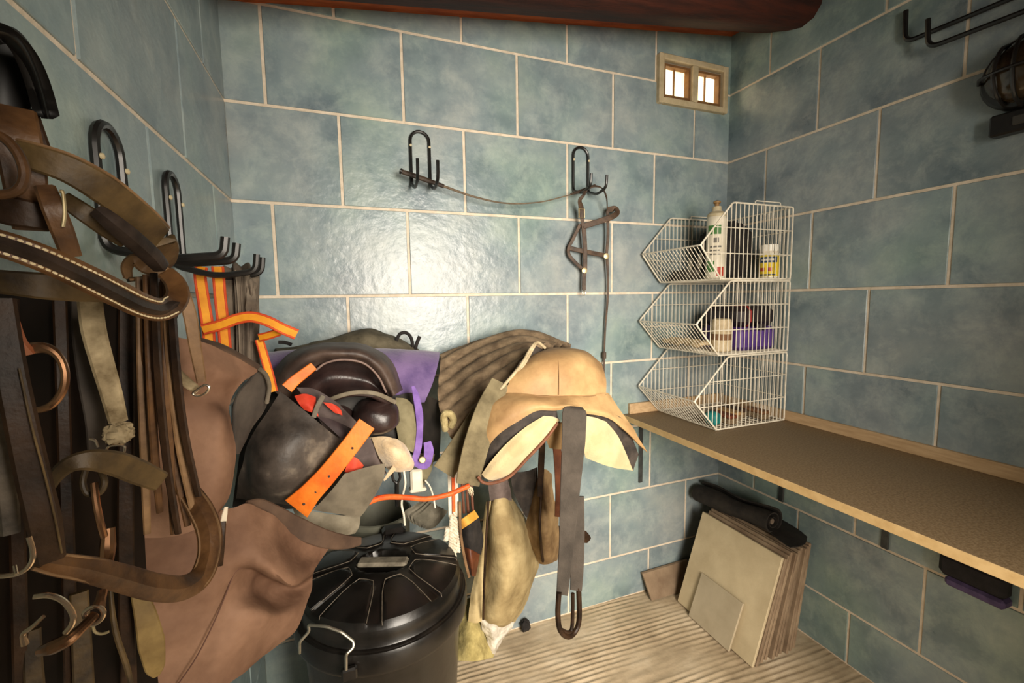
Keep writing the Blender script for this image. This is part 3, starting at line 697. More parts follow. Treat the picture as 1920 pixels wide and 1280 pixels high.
# ---------------------------------------------------------------- black dustbin
M_BIN = mat('black_bin_plastic', srgb(16, 14, 12), srgb(30, 26, 23), .32, 14, .0005, 40, spec=.5, roughvar=.1)
BC = np.array([.403, -.487]); BR = .232
bn = thing('dustbin', 'large black plastic dustbin with a domed lid standing under the saddles', 'bin', (BC[0], BC[1], 0))
obj('bin_body', G().lathe((BC[0], BC[1], .0), [(.17, .0), (.178, .004), (.214, .595), (.2165, .6), (.2165, .615)], 64), M_BIN, bn)
obj('bin_rim', G().lathe((BC[0], BC[1], .0), [(.2155, .585), (.224, .583), (.232, .590), (.2345, .60), (.2345, .638), (.231, .646), (.224, .648), (.218, .644)], 72, cap=False), M_BIN, bn)
NL = 8
LPH = PZ(772, 1171, .69) - np.array([BC[0], BC[1], .69]); LPH = math.atan2(LPH[1], LPH[0])
PA = -.36
def lid_mesh():
    g = G(); nr, na = 46, 216; V = []
    rs = np.concatenate([np.linspace(.0, .075, 12), np.linspace(.079, .204, 24), [.208, .212, .2145, .2155, .2155, .2165, .218, .2235, .2265, .2265]])
    for i, r in enumerate(rs):
        for k in range(na):
            a = 2 * math.pi * k / na
            if r <= .208: z = .742 - .040 * (r / .208) ** 1.7
            elif r < .2155: z = .702 - .012 * ((r - .208) / .0075)
            else: z = [.672, .652, .650, .650, .648, .636][min(i - 40, 5)] if i >= 40 else .69
            if r < .212:
                loc = ((a - LPH) * NL / (2 * math.pi) + .5) % 1 - .5
                lat = abs(loc) * 2 * math.pi / NL * r
                hw_ = r * math.pi / NL * .78
                inn = .088
                core = min(hw_ - lat, r - inn if lat < hw_ * .2 else (r - inn) - max(0, lat - hw_ * .2) * .7)
                t = min(max(core / .0045, 0), 1); z += .0075 * t * t * (3 - 2 * t)
            # oval pocket for the handle
            ex = (r * math.cos(a - PA)) / .078; ey = (r * math.sin(a - PA)) / .056
            q = math.hypot(ex, ey)
            if q < 1: t = min((1 - q) / .25, 1); z -= .026 * t * t * (3 - 2 * t)
            V.append((BC[0] + r * math.cos(a), BC[1] + r * math.sin(a), z))
    n = len(rs)
    g.add(V, [(i * na + k, i * na + (k + 1) % na, (i + 1) * na + (k + 1) % na, (i + 1) * na + k) for i in range(n - 1) for k in range(na)])
    g.f = [f[::-1] for f in g.f]
    return g
lid = obj('lid', lid_mesh(), M_BIN, bn, smooth=50)
M_LID_HIGHLIGHT = mat('dusty_lid_highlight', srgb(84, 76, 66), srgb(120, 110, 96), .5, 30)  # pale tubes added on petal edges: dust plus light-catching edges put into colour
def lid_z(r): return .742 - .040 * (min(r, .208) / .208) ** 1.7
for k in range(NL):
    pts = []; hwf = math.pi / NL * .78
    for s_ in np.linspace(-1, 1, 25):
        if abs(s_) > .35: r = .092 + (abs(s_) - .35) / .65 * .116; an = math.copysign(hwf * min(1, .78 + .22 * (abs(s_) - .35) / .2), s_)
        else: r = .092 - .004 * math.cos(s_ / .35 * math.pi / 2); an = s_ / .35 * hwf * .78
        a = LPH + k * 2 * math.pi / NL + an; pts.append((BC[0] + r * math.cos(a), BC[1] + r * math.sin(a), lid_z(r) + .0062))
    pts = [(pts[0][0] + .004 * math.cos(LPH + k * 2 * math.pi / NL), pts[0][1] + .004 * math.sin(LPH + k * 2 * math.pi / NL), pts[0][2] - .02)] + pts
    obj('lid_edge_highlight', G().tube(pts, .0011, seg=5), M_LID_HIGHLIGHT, lid)
cq = PZ(752, 1006, .70)
obj('lid_catch', G().box((BC[0] + .05, BC[1] + .205, .712), (.075, .05, .03), bev=.01), M_BIN, lid)
ca, sa = math.cos(PA), math.sin(PA)
hb = G().box((BC[0], BC[1], .733), (.142, .040, .014), rot=[[ca, -sa, 0], [sa, ca, 0], [0, 0, 1]], bev=.006)
obj('lid_handle', hb, mat('worn_grey_plastic', srgb(96, 90, 78), srgb(140, 132, 116), .45, 30), lid)
wire = PL([(562, 1224, .66), (562, 1203, .668), (580, 1183, .665), (578, 1171, .665), (612, 1174, .69), (640, 1184, .705), (663, 1202, .71), (663, 1213, .715), (649, 1226, .72), (649, 1255, .72)])
obj('wire_clip', G().tube(rounded(wire, .006), .0034), M_STEEL, bn)
obj('clip_lug', G().box(P(655, 1262, .715), (.035, .016, .03), bev=.004), M_BIN, bn)
obj('wire_clip', G().tube(rounded([(BC[0] + .05, BC[1] + .235, .63), (BC[0] + .05, BC[1] + .232, .665), (BC[0] + .045, BC[1] + .20, .70), (BC[0] - .02, BC[1] + .205, .70), (BC[0] - .025, BC[1] + .236, .665), (BC[0] - .025, BC[1] + .238, .63)], .008), .0034), M_STEEL, bn)
# ================================================================== TACK
def SP(px, p): return px * float((np.array(p) - CAM) @ C_F) / F_PX            # metres spanned by px pixels at point p
def tocam(p): return nrm(CAM - np.array(p))
L_DARK = mat('dark_leather', srgb(24, 15, 9), srgb(56, 38, 24), .48, 22, .0006, 150, spec=.22)
L_BROWN = mat('brown_leather', srgb(50, 31, 17), srgb(104, 72, 42), .45, 18, .0006, 150, spec=.35)
L_WORN = mat('worn_olive_leather', srgb(38, 27, 14), srgb(100, 79, 46), .55, 14, .0008, 120)
L_TAN = mat('tan_rein_leather', srgb(84, 60, 37), srgb(134, 103, 70), .6, 20, .0005, 120)
L_MOULD = mat('mouldy_leather', srgb(92, 76, 50), srgb(178, 160, 126), .85, 26, .001, 90)
L_PAD = mat('padded_dark_leather', srgb(28, 22, 19), srgb(60, 48, 41), .48, 22, .0006, 120, spec=.25)
M_STITCH = mat('pale_stitching', srgb(196, 176, 136), srgb(222, 206, 170), .8, 80)
M_COPPER = mat('copper_bit_metal', srgb(92, 64, 44), srgb(176, 132, 98), .26, 12, metal=.9)
M_CHROME = mat('worn_bit_metal', srgb(200, 176, 150), srgb(232, 214, 190), .22, 14, metal=.95)

def st(parent, name, pts, wpx, m, th=.0045, tilt=None, n=7, dome=0.0, lab=None, off=0.0, shift=0.0):
    p = spline(PL(pts), n)
    fc = np.array([tocam(q) for q in p]) if tilt is None else nrm(np.array([tocam(q) for q in p]) + np.array(tilt))
    ws = [wpx] if np.isscalar(wpx) else list(wpx)
    ww = np.interp(np.linspace(0, 1, len(p)), np.linspace(0, 1, len(ws)), ws) * np.array([SP(1, q) for q in p])
    return obj(name, G().strap(p, ww, th, fc, off, shift, dome), m, parent, label=lab)
def tb_(parent, name, pts, rpx, m, n=7, closed=False, seg=10, lab=None):
    q = PL(pts); p = spline(q, n, closed)
    if np.isscalar(rpx): r = np.mean([SP(rpx, k) for k in q])
    else: r = [SP(a, q[0]) for a in rpx]
    return obj(name, G().tube(p, r, closed, seg), m, parent, label=lab)
def stitch(parent, pts, wpx, frac, th, m=None, n=7, dash=2.6):
    """a row of separate stitches standing proud of a strap"""
    p = spline(PL(pts), n); fc = np.array([tocam(q) for q in p]); t = nrm(np.gradient(p, axis=0)); side = nrm(np.cross(t, fc)); nn = nrm(np.cross(side, t))
    q = p + side * np.array([SP(wpx, k) for k in p])[:, None] * frac + nn * (th / 2 + .0006)
    L = np.concatenate([[0], np.cumsum(np.linalg.norm(np.diff(q, axis=0), axis=1))]); d = L[-1] / max(8, int(L[-1] / .004)); g = G(); s_ = 0
    while s_ < L[-1] - d:
        a = np.array([np.interp(s_, L, q[:, k]) for k in range(3)]); b = np.array([np.interp(s_ + d * .72, L, q[:, k]) for k in range(3)])
        g.tube([a, (a + b) / 2, b], [.0006, .0009, .0006], seg=5); s_ += d
    return obj('stitching', g, m or M_STITCH, parent, kind='stuff')
def sh_(parent, name, rows, m, th=.005, res=6, amp=0.0, freq=12, ridge=None, lab=None, seed=0.0, smooth=60):
    return obj(name, G().sheet([PL(r) for r in rows], th, res, amp, freq, None, ridge, seed), m, parent, smooth=smooth, label=lab)
def blob(c, size, amp, freq, seed, n=18): return bundle(c, size, amp, freq, seed, n)

# ------------------------------------------------ saddle racks on the back wall
for x, lab in ((.36, 'black iron saddle rack on the back wall under the dark saddle'), (1.0, 'black iron saddle rack on the back wall under the tan saddle')):
    r = thing('saddle_rack', lab, 'rack', (x, 0, 1.08), 'iron saddle racks on the back wall')
    obj('wall_plate', G().box((x, -.008, 1.06), (.14, .008, .16), bev=.002), M_BLACKMETAL, r)
    for sg in (-1, 1):
        obj('arm', G().tube(rounded([(x + sg * .05, -.012, 1.0), (x + sg * .05, -.05, 1.10), (x + sg * .05, -.46, 1.115), (x + sg * .05, -.475, 1.135)], .02), .008), M_BLACKMETAL, r)

# ------------------------------------------------ olive blanket, purple pad, dark saddle
M_OLIVE = mat('olive_wool', srgb(70, 64, 50), srgb(104, 96, 78), .95, 20, .002, 80)
ob = thing('folded_blanket', 'folded olive blanket with black straps lying behind the purple saddle pad', 'blanket', P(680, 660, .1))
g = G().sheet([PL([(510, 672, .03), (600, 668, .02), (690, 660, .02), (760, 662, .02), (800, 672, .03)]), PL([(515, 655, .06), (600, 640, .05), (688, 618, .05), (745, 634, .05), (792, 658, .06)]),
               PL([(520, 662, .13), (600, 650, .14), (688, 630, .15), (745, 645, .14), (790, 664, .13)]), PL([(520, 690, .16), (600, 690, .18), (688, 685, .19), (745, 690, .18), (790, 695, .16)])], .02, 7, .006, 14)
obj('blanket_fold', g, M_OLIVE, ob, smooth=60)
tb_(ob, 'strap_loop', [(742, 640, .12), (750, 626, .12), (762, 624, .12), (771, 634, .12), (774, 650, .12)], 3.2, M_BLACKCLOTH)
tb_(ob, 'strap_end', [(778, 655, .12), (782, 642, .12), (787, 630, .12)], 3.4, M_BLACKCLOTH)
tb_(ob, 'strap_end', [(522, 641, .16), (535, 642, .16), (547, 646, .16)], 3.4, M_BLACKCLOTH)

M_PURPLE = mat('purple_fleece', srgb(84, 66, 112), srgb(120, 98, 142), .9, 12, .0012, 150, sheen=.3)
M_VIOLET = mat('violet_webbing', srgb(110, 82, 152), srgb(136, 106, 178), .8, 30, .0004, 200)
pp = thing('saddle_pad', 'flat purple saddle pad sticking out from under the dark saddle', 'saddle pad', P(680, 700, .3))
sh_(pp, 'pad', [[(498, 690, .10), (600, 680, .10), (720, 680, .10), (822, 682, .10)], [(496, 660, .20), (600, 653, .21), (720, 653, .21), (824, 659, .20)], [(498, 676, .30), (600, 672, .31), (720, 672, .31), (822, 678, .29)],
                [(505, 710, .36), (600, 715, .38), (720, 715, .37), (812, 716, .34)], [(515, 750, .40), (600, 755, .42), (720, 756, .40), (796, 754, .37)]], M_PURPLE, .012, 7, .002, 18)
st(pp, 'girth_loop', [(774, 724, .44), (780, 742, .45), (786, 775, .455), (787, 805, .455), (784, 838, .455), (777, 866, .455)], [6, 12, 14, 12, 13, 12], M_VIOLET, .003)
st(pp, 'girth_loop', [(777, 866, .456), (790, 872, .456), (800, 868, .45), (804, 845, .445), (801, 828, .44)], [12, 14, 16, 18, 14], M_VIOLET, .003)
obj('loop_ring', G().lathe(P(792, 862, .47), [(.008, -.002), (.010, 0), (.008, .002), (.004, .002)], 14, axis=tocam(P(792, 862, .47))), M_BRASS, pp)

L_SAD = mat('dark_saddle_leather', srgb(38, 27, 26), srgb(66, 48, 44), .34, 12, .0006, 120, spec=.5)
L_SADRIM = mat('worn_saddle_rim', srgb(56, 43, 38), srgb(92, 76, 67), .5, 14, .0006, 120)
ds = thing('dark_saddle', 'dark brown riding saddle with a rounded cantle on top of the purple pad', 'saddle', P(640, 740, .45))
sh_(ds, 'cantle_roll', [[(500, 712, .40), (540, 664, .40), (590, 645, .40), (640, 641, .40), (692, 648, .40), (734, 676, .40), (756, 730, .40)],
                        [(506, 724, .48), (545, 676, .49), (592, 655, .50), (640, 650, .50), (688, 658, .50), (726, 686, .49), (748, 735, .48)],
                        [(520, 738, .50), (556, 690, .51), (597, 668, .52), (640, 664, .525), (684, 671, .52), (716, 697, .51), (738, 742, .50)],
                        [(538, 750, .47), (570, 705, .48), (604, 681, .49), (640, 676, .49), (680, 684, .49), (707, 707, .48), (730, 747, .47)]], L_SADRIM, .02, 7, .002, 20)
sh_(ds, 'seat', [[(530, 748, .475), (566, 704, .485), (603, 681, .49), (640, 676, .49), (682, 684, .49), (708, 706, .485), (732, 748, .475)],
                 [(548, 760, .43), (580, 722, .43), (610, 702, .43), (642, 697, .43), (682, 704, .43), (706, 722, .43), (732, 752, .45)],
                 [(566, 772, .43), (592, 744, .43), (618, 726, .44), (648, 720, .44), (684, 724, .44), (708, 738, .45), (736, 756, .46)],
                 [(590, 786, .48), (612, 760, .50), (634, 746, .51), (660, 739, .52), (694, 740, .52), (720, 748, .51), (742, 760, .49)]], L_SAD, .012, 7, .0015, 14)
tb_(ds, 'seat_highlight', [(592, 694, .500), (612, 680, .503), (645, 674, .505), (682, 681, .504), (708, 704, .50), (724, 735, .495)], 2.0, mat('pale_seat_highlight', srgb(112, 92, 86), srgb(140, 118, 108), .5, 30))  # added pale tube, coloured as the highlight arc across the dark seat
st(ds, 'seat_binding', [(612, 752, .515), (640, 741, .525), (672, 735, .53), (706, 738, .53), (742, 754, .51)], 8, mat('olive_binding', srgb(98, 88, 72), srgb(126, 116, 98), .7, 30), .004)
M_UNDER = mat('black_saddle_flap', srgb(20, 17, 15), srgb(40, 35, 30), .6, 14)
sh_(ds, 'saddle_underside', [[(505, 706, .36), (560, 720, .40), (640, 728, .42), (700, 736, .43), (748, 742, .41)], [(470, 770, .42), (540, 780, .45), (640, 790, .45), (700, 800, .44), (752, 806, .42)], [(450, 850, .46), (530, 860, .48), (620, 870, .47), (690, 868, .44), (744, 858, .42)], [(436, 950, .50), (500, 955, .51), (580, 950, .49), (640, 930, .46), (690, 900, .43)]], M_UNDER, .01, 7, .004, 14)
c = P(706, 778, .46)
obj('rear_panel', blob(c, (.125, .16, .095), .06, 1.5, 5), L_SAD, ds, smooth=60)
c = P(625, 790, .42)
obj('rear_panel', blob(c, (.12, .16, .10), .06, 1.5, 8), L_SAD, ds, smooth=60)
sh_(ds, 'saddle_flap', [[(742, 742, .40), (770, 736, .38), (800, 742, .34), (826, 752, .30)], [(738, 790, .42), (765, 790, .41), (795, 800, .38), (826, 805, .33)], [(745, 840, .42), (770, 850, .41), (798, 868, .38), (824, 862, .33)]],
    mat('black_saddle_flap', srgb(32, 28, 24), srgb(56, 50, 42), .6, 14), .008, 7, .003, 16)
sh_(ds, 'girth_flap', [[(742, 745, .44), (762, 748, .445), (778, 762, .44)], [(742, 790, .45), (764, 798, .455), (784, 806, .45)], [(748, 826, .45), (764, 842, .455), (778, 850, .45)]],
    mat('olive_girth_flap', srgb(98, 90, 66), srgb(130, 122, 94), .85, 20), .006, 7, .002, 20)
st(ds, 'girth_strap', [(800, 850, .40), (796, 880, .40), (788, 905, .40)], [30, 26, 16], mat('olive_girth_flap', srgb(98, 90, 66), None), .004)

# ------------------------------------------------ brown ribbed blanket, tan saddle
M_RIB = mat('ribbed_brown_cloth', srgb(98, 81, 62), srgb(148, 127, 100), .95, 18, .0015, 120)
rb = thing('ribbed_blanket', 'brown ribbed saddle blanket draped on the rack left of the tan saddle', 'blanket', P(900, 720, .25))
sh_(rb, 'ribbed_cloth', [[(1068, 668, .10), (1000, 640, .04), (930, 646, .03), (868, 664, .03), (830, 678, .04)],
                         [(1066, 652, .18), (990, 624, .12), (925, 634, .10), (865, 657, .10), (827, 672, .12)],
                         [(1045, 650, .26), (978, 642, .22), (912, 664, .20), (860, 692, .20), (824, 712, .22)],
                         [(1015, 654, .34), (962, 668, .32), (907, 704, .32), (860, 737, .32), (823, 758, .33)],
                         [(990, 672, .39), (948, 714, .40), (908, 750, .40), (870, 777, .40), (836, 803, .40)],
                         [(984, 692, .39), (946, 738, .41), (914, 776, .41), (884, 806, .41), (852, 830, .40)]], M_RIB, .018, 9, .004, 10,
    ridge=lambda u, v: .019 * math.sqrt(abs(math.sin(math.pi * 8.5 * u + 1.4 * math.sin(v * 3)))) * (1 - .25 * v))
tb_(rb, 'rolled_edge', [(836, 806, .40), (832, 780, .41), (842, 775, .415), (850, 786, .415), (845, 800, .41)], 7, mat('straw_fringe', srgb(150, 134, 92), srgb(188, 172, 126), .95, 60, .002, 100))
T_TAN = mat('tan_saddle_leather', srgb(150, 117, 78), srgb(192, 158, 110), .62, 7, .0012, 60, c3=srgb(172, 138, 94))
T_CREAM = mat('cream_wool_panel', srgb(178, 158, 118), srgb(206, 187, 146), .9, 10, .001, 200, sheen=.3)
T_DARK = mat('dark_saddle_channel', srgb(38, 33, 30), srgb(66, 58, 52), .8, 25, .001, 100)
T_KHAKI = mat('khaki_webbing', srgb(98, 88, 64), srgb(136, 124, 94), .85, 16, .0006, 200)
ts = thing('tan_saddle', 'pale tan leather saddle with cream padded panels on the back wall rack', 'saddle', P(1040, 780, .5))
sh_(ts, 'cantle', [[(975, 715, .10), (1020, 700, .10), (1060, 698, .10), (1100, 702, .10), (1125, 720, .10)],
                   [(988, 680, .26), (1020, 664, .26), (1055, 658, .26), (1095, 664, .26), (1120, 684, .26)],
                   [(978, 674, .40), (1012, 658, .41), (1050, 653, .41), (1095, 658, .41), (1126, 680, .40)],
                   [(964, 694, .48), (1008, 674, .50), (1050, 670, .505), (1096, 672, .50), (1133, 697, .48)],
                   [(955, 716, .51), (1005, 704, .54), (1050, 702, .55), (1096, 704, .54), (1137, 716, .51)],
                   [(944, 740, .52), (1000, 740, .555), (1050, 742, .565), (1096, 742, .555), (1136, 738, .52)]], T_TAN, .014, 8, .003, 9)
sh_(ts, 'skirt', [[(925, 742, .46), (945, 736, .51), (968, 737, .54), (1000, 739, .555), (1040, 741, .56), (1066, 741, .56), (1096, 741, .555), (1118, 739, .54), (1136, 736, .52), (1142, 738, .50)],
                  [(888, 778, .46), (914, 764, .53), (945, 757, .565), (980, 752, .59), (1015, 752, .60), (1042, 755, .605), (1068, 755, .605), (1098, 758, .595), (1134, 762, .57), (1166, 772, .53)],
                  [(866, 835, .45), (902, 812, .54), (936, 790, .585), (975, 771, .605), (1008, 762, .615), (1042, 763, .62), (1070, 760, .62), (1098, 768, .61), (1142, 776, .585), (1190, 808, .54)],
                  [(846, 890, .44), (893, 862, .53), (934, 815, .58), (976, 787, .605), (1007, 770, .61), (1042, 770, .615), (1071, 765, .615), (1098, 775, .605), (1150, 789, .58), (1214, 848, .53)]], T_TAN, .009, 7, .003, 12)
sh_(ts, 'channel_lining', [[(886, 852, .52), (930, 806, .56), (974, 780, .585), (1006, 762, .59), (1042, 758, .59)], [(896, 886, .54), (932, 845, .575), (975, 812, .59), (1012, 792, .595), (1046, 782, .595)], [(906, 898, .53), (945, 870, .56), (985, 835, .57), (1020, 805, .58), (1050, 792, .58)]], T_DARK, .02, 6, .002, 20)
sh_(ts, 'rear_panel', [[(1020, 779, .60), (1036, 781, .605), (1050, 787, .60)], [(986, 800, .60), (1003, 808, .61), (1026, 818, .59)], [(950, 831, .595), (967, 843, .61), (990, 854, .585)], [(920, 865, .585), (935, 876, .60), (957, 888, .575)], [(903, 889, .565), (911, 897, .575), (924, 901, .56)]], T_CREAM, .03, 7, .001, 10)
tb_(ts, 'panel_binding', [(896, 893, .565), (906, 904, .57), (926, 905, .57), (957, 892, .58), (990, 858, .588), (1024, 822, .595), (1046, 792, .60)], 3, mat('red_brown_binding', srgb(92, 52, 32), srgb(124, 78, 52), .6, 30))
sh_(ts, 'channel_lining', [[(1098, 764, .58), (1146, 774, .565), (1172, 790, .545), (1186, 822, .53), (1198, 852, .525)], [(1098, 776, .575), (1146, 790, .565), (1166, 812, .545), (1180, 842, .53), (1192, 868, .525)], [(1100, 800, .56), (1146, 812, .555), (1163, 838, .54), (1176, 862, .53), (1187, 883, .525)]], T_DARK, .02, 6, .002, 20)
sh_(ts, 'rear_panel', [[(1092, 779, .60), (1113, 782, .605), (1136, 790, .59)], [(1092, 808, .61), (1124, 811, .615), (1158, 816, .58)], [(1094, 838, .605), (1133, 846, .61), (1174, 850, .57)], [(1098, 858, .59), (1145, 875, .59), (1187, 882, .55)]], T_CREAM, .03, 7, .001, 10)
tb_(ts, 'cantle_seam', [(1042, 655, .418), (1046, 672, .512), (1048, 702, .554), (1048, 740, .569)], .7, mat('tan_seam', srgb(138, 106, 70), None, .7))
tb_(ts, 'crease_piping', [(944, 741, .525), (1000, 742, .56), (1050, 744, .57), (1096, 744, .56), (1136, 740, .525)], 1.3, mat('tan_seam', srgb(138, 106, 70), None, .7))
for off in (0, 12):
    tb_(ts, 'flap_piping', [(914 + off * .9, 760 + off * .3, .52), (945 + off * .7, 722 + off * .3, .51), (977 + off * .4, 684, .49), (996 + off * .3, 652, .46), (1008, 642, .44), (1022, 652, .43)], 3, mat('pale_flap_piping', srgb(150, 134, 104), srgb(186, 170, 138), .7, 30))
sh_(ts, 'flap_underside', [[(920, 757, .50), (980, 684, .47), (1005, 648, .43)], [(932, 755, .49), (986, 690, .46), (1016, 654, .41)], [(946, 742, .48), (990, 700, .44), (1024, 660, .39)]], T_DARK, .006, 6)
st(ts, 'girth_strap', [(938, 716, .50), (914, 768, .545), (895, 828, .55), (882, 880, .545), (877, 908, .54)], [36, 44, 48, 46, 44], T_KHAKI, .005)
st(ts, 'girth_strap', [(896, 770, .46), (870, 820, .47), (848, 858, .47), (832, 884, .46)], [24, 34, 40, 44], T_KHAKI, .005)
st(ts, 'stirrup_leather', [(1018, 812, .50), (1016, 845, .48), (1014, 885, .46), (1012, 930, .45)], [10, 12, 12, 10], L_DARK, .005)
st(ts, 'stirrup_leather', [(1040, 812, .48), (1046, 860, .47), (1048, 920, .46), (1046, 968, .45)], [14, 16, 14, 12], mat('red_brown_leather', srgb(74, 38, 22), srgb(108, 62, 38), .5, 18), .005)
sh_(ts, 'inner_panel', [[(1022, 800, .54), (1040, 794, .55), (1056, 792, .55)], [(1024, 822, .53), (1042, 824, .54), (1058, 826, .54)], [(1030, 840, .52), (1044, 842, .53), (1058, 842, .53)]], T_TAN, .01, 6)

# black webbing girth hanging over the saddle gullet
M_WEB = mat('black_webbing', srgb(54, 48, 42), srgb(80, 72, 64), .85, 10, .0008, 200)
gi = thing('girth', 'long black webbing girth hanging from the tan saddle, looped near the floor', 'girth', P(1068, 1100, .62))
st(gi, 'webbing', [(1078, 763, .625), (1077, 775, .64), (1075, 830, .645), (1068, 930, .645), (1062, 1020, .645), (1054, 1114, .645)], [30, 46, 44, 36, 28, 22], M_WEB, .006, n=8)
st(gi, 'webbing', [(1082, 930, .62), (1083, 1000, .62), (1082, 1060, .62), (1080, 1106, .62)], [26, 26, 25, 22], M_WEB, .006)
tb_(gi, 'leather_loop', [(1048, 1110, .645), (1046, 1150, .645), (1050, 1180, .645), (1064, 1193, .64), (1078, 1184, .63), (1086, 1160, .625), (1085, 1100, .62)], 5.0, L_DARK)
tb_(gi, 'leather_loop', [(1052, 1180, .64), (1064, 1185, .64), (1072, 1178, .635), (1074, 1140, .63), (1074, 1112, .63)], 3.5, L_DARK)

# ------------------------------------------------ things hanging below the saddles
M_KHAKI = mat('khaki_canvas', srgb(132, 113, 76), srgb(184, 165, 122), .85, 9, .0012, 90, c3=srgb(160, 141, 100))
kb = thing('canvas_gaiter', 'khaki canvas bag hanging below the tan saddle, left of the black girth', 'bag', P(940, 1050, .33))
sh_(kb, 'bag_body', [[(921, 934, .26), (926, 933, .31), (938, 931, .325), (950, 930, .31), (958, 931, .26)], [(910, 985, .25), (922, 983, .34), (945, 980, .37), (970, 979, .34), (987, 980, .25)], [(904, 1035, .25), (922, 1035, .36), (955, 1035, .40), (988, 1034, .36), (1010, 1036, .25)],
                     [(898, 1095, .25), (918, 1096, .36), (950, 1095, .41), (983, 1092, .36), (1003, 1086, .25)], [(896, 1140, .25), (912, 1148, .34), (938, 1150, .38), (966, 1146, .34), (985, 1138, .25)], [(900, 1166, .25), (912, 1172, .29), (932, 1176, .31), (950, 1175, .29), (967, 1168, .25)]], M_KHAKI, .008, 7, .010, 10)
sh_(kb, 'side_gusset', [[(912, 940, .30), (916, 940, .31), (921, 938, .31)], [(900, 1020, .30), (906, 1020, .31), (912, 1015, .31)], [(884, 1110, .30), (894, 1110, .32), (908, 1105, .32)], [(878, 1164, .30), (890, 1168, .31), (904, 1166, .31)]], M_KHAKI, .006, 7, .006, 14)
tb_(kb, 'dark_seam', [(916, 938, .335), (912, 1000, .355), (909, 1060, .365), (907, 1120, .36), (906, 1160, .33)], 2.2, L_DARK)
sh_(kb, 'bag_top', [[(916, 893, .31), (935, 886, .33), (952, 892, .31)], [(916, 915, .31), (937, 912, .34), (956, 914, .31)], [(919, 938, .31), (938, 937, .33), (960, 938, .31)]], mat('grey_purple_cloth', srgb(78, 66, 62), srgb(112, 98, 92), .9, 20), .008, 6, .004, 20)
sh_(kb, 'dark_liner', [[(958, 886, .30), (985, 884, .30), (1008, 876, .30)], [(962, 920, .30), (988, 920, .30), (1006, 915, .30)], [(985, 968, .30), (992, 970, .30), (998, 965, .30)]], T_DARK, .006, 6, .004, 20)
pw = thing('plastic_wrap', 'crumpled clear plastic wrap hanging at the bottom of the khaki bag', 'wrap', P(925, 1200, .30))
sh_(pw, 'wrap_sheet', [[(899, 1160, .30), (925, 1168, .335), (966, 1166, .28)], [(906, 1182, .30), (928, 1188, .33), (954, 1186, .28)], [(914, 1204, .30), (928, 1208, .32), (942, 1204, .29)], [(919, 1226, .30), (923, 1227, .305), (928, 1225, .30)]], mat('cloudy_plastic', srgb(176, 168, 152), srgb(222, 216, 204), .25, 30, .003, 70, spec=.6), .003, 8, .007, 30)
bo = thing('half_chap', 'brown leather half chap hanging between the khaki bag and the black girth', 'half chap', P(1020, 970, .32))
sh_(bo, 'leather_body', [[(1008, 888, .30), (1014, 880, .33), (1024, 880, .34), (1034, 888, .31)], [(998, 935, .30), (1010, 932, .34), (1024, 932, .36), (1040, 935, .31)], [(986, 985, .30), (1004, 982, .35), (1026, 978, .38), (1048, 978, .31)], [(998, 1025, .30), (1012, 1028, .35), (1028, 1028, .37), (1049, 1022, .31)], [(1012, 1056, .30), (1022, 1058, .33), (1034, 1056, .34), (1046, 1050, .31)]], mat('dusty_brown_leather', srgb(98, 74, 46), srgb(150, 124, 86), .75, 12, .001, 80), .007, 7, .006, 12)
tb_(bo, 'edge_seam', [(1011, 884, .335), (1014, 930, .355), (1012, 980, .37), (1014, 1020, .37), (1018, 1052, .345)], 2.6, L_DARK)
sh_(bo, 'leather_tail', [[(1044, 985, .29), (1070, 990, .30), (1099, 995, .30)], [(1044, 1000, .29), (1075, 1003, .31), (1108, 1008, .30)], [(1044, 1015, .29), (1072, 1016, .30), (1101, 1018, .30)]], L_DARK, .006, 5)
solo('stopper', blob(P(985, 1158, .03) * np.array([1, 1, 0]) + np.array([0, 0, .026]), (.04, .035, .05), .3, 2, 4), M_BLACKCLOTH, 'small black plastic stopper at the foot of the wall behind the khaki bag', 'stopper', smooth=60)
ysk = solo('straw_heap', G().sheet([PL([(862, 1128, .20), (885, 1120, .24), (905, 1128, .20)]), PL([(850, 1170, .24), (885, 1165, .30), (915, 1172, .24)]), PL([(845, 1210, .28), (885, 1208, .36), (925, 1212, .28)]), PL([(845, 1236, .32), (885, 1240, .38), (925, 1232, .32)])], .02, 8, .008, 30),
           mat('yellow_sacking', srgb(142, 128, 78), srgb(186, 170, 112), .95, 30, .003, 60), 'yellowish sacking heaped on the floor between the bin and the wall', 'sacking', smooth=60)

# ------------------------------------------------ scuffed black saddlebag with orange straps
M_SCUFF = mat('scuffed_black_leather', srgb(40, 34, 30), srgb(150, 136, 118), .5, 9, .0012, 60, contrast=(.36, .74), c3=srgb(76, 67, 60))
M_ORANGE = mat('orange_leather', srgb(214, 92, 16), srgb(240, 132, 40), .5, 14, .0004, 150)
M_RED = mat('red_lining', srgb(190, 48, 24), srgb(226, 84, 56), .7, 14)
sg = thing('leather_saddlebag', 'scuffed black leather saddlebag with red lining and orange straps above the bin', 'saddlebag', P(580, 850, .62))
sh_(sg, 'front_panel', [[(526, 734, .62), (560, 760, .64), (600, 795, .645), (645, 830, .63)], [(495, 780, .63), (535, 805, .67), (580, 840, .675), (625, 868, .645)], [(466, 832, .63), (508, 858, .69), (555, 885, .69), (600, 905, .65)], [(446, 890, .62), (490, 905, .68), (540, 922, .68), (580, 930, .645)], [(440, 936, .60), (485, 942, .63), (530, 946, .64), (556, 948, .63)]], M_SCUFF, .01, 8, .010, 9)
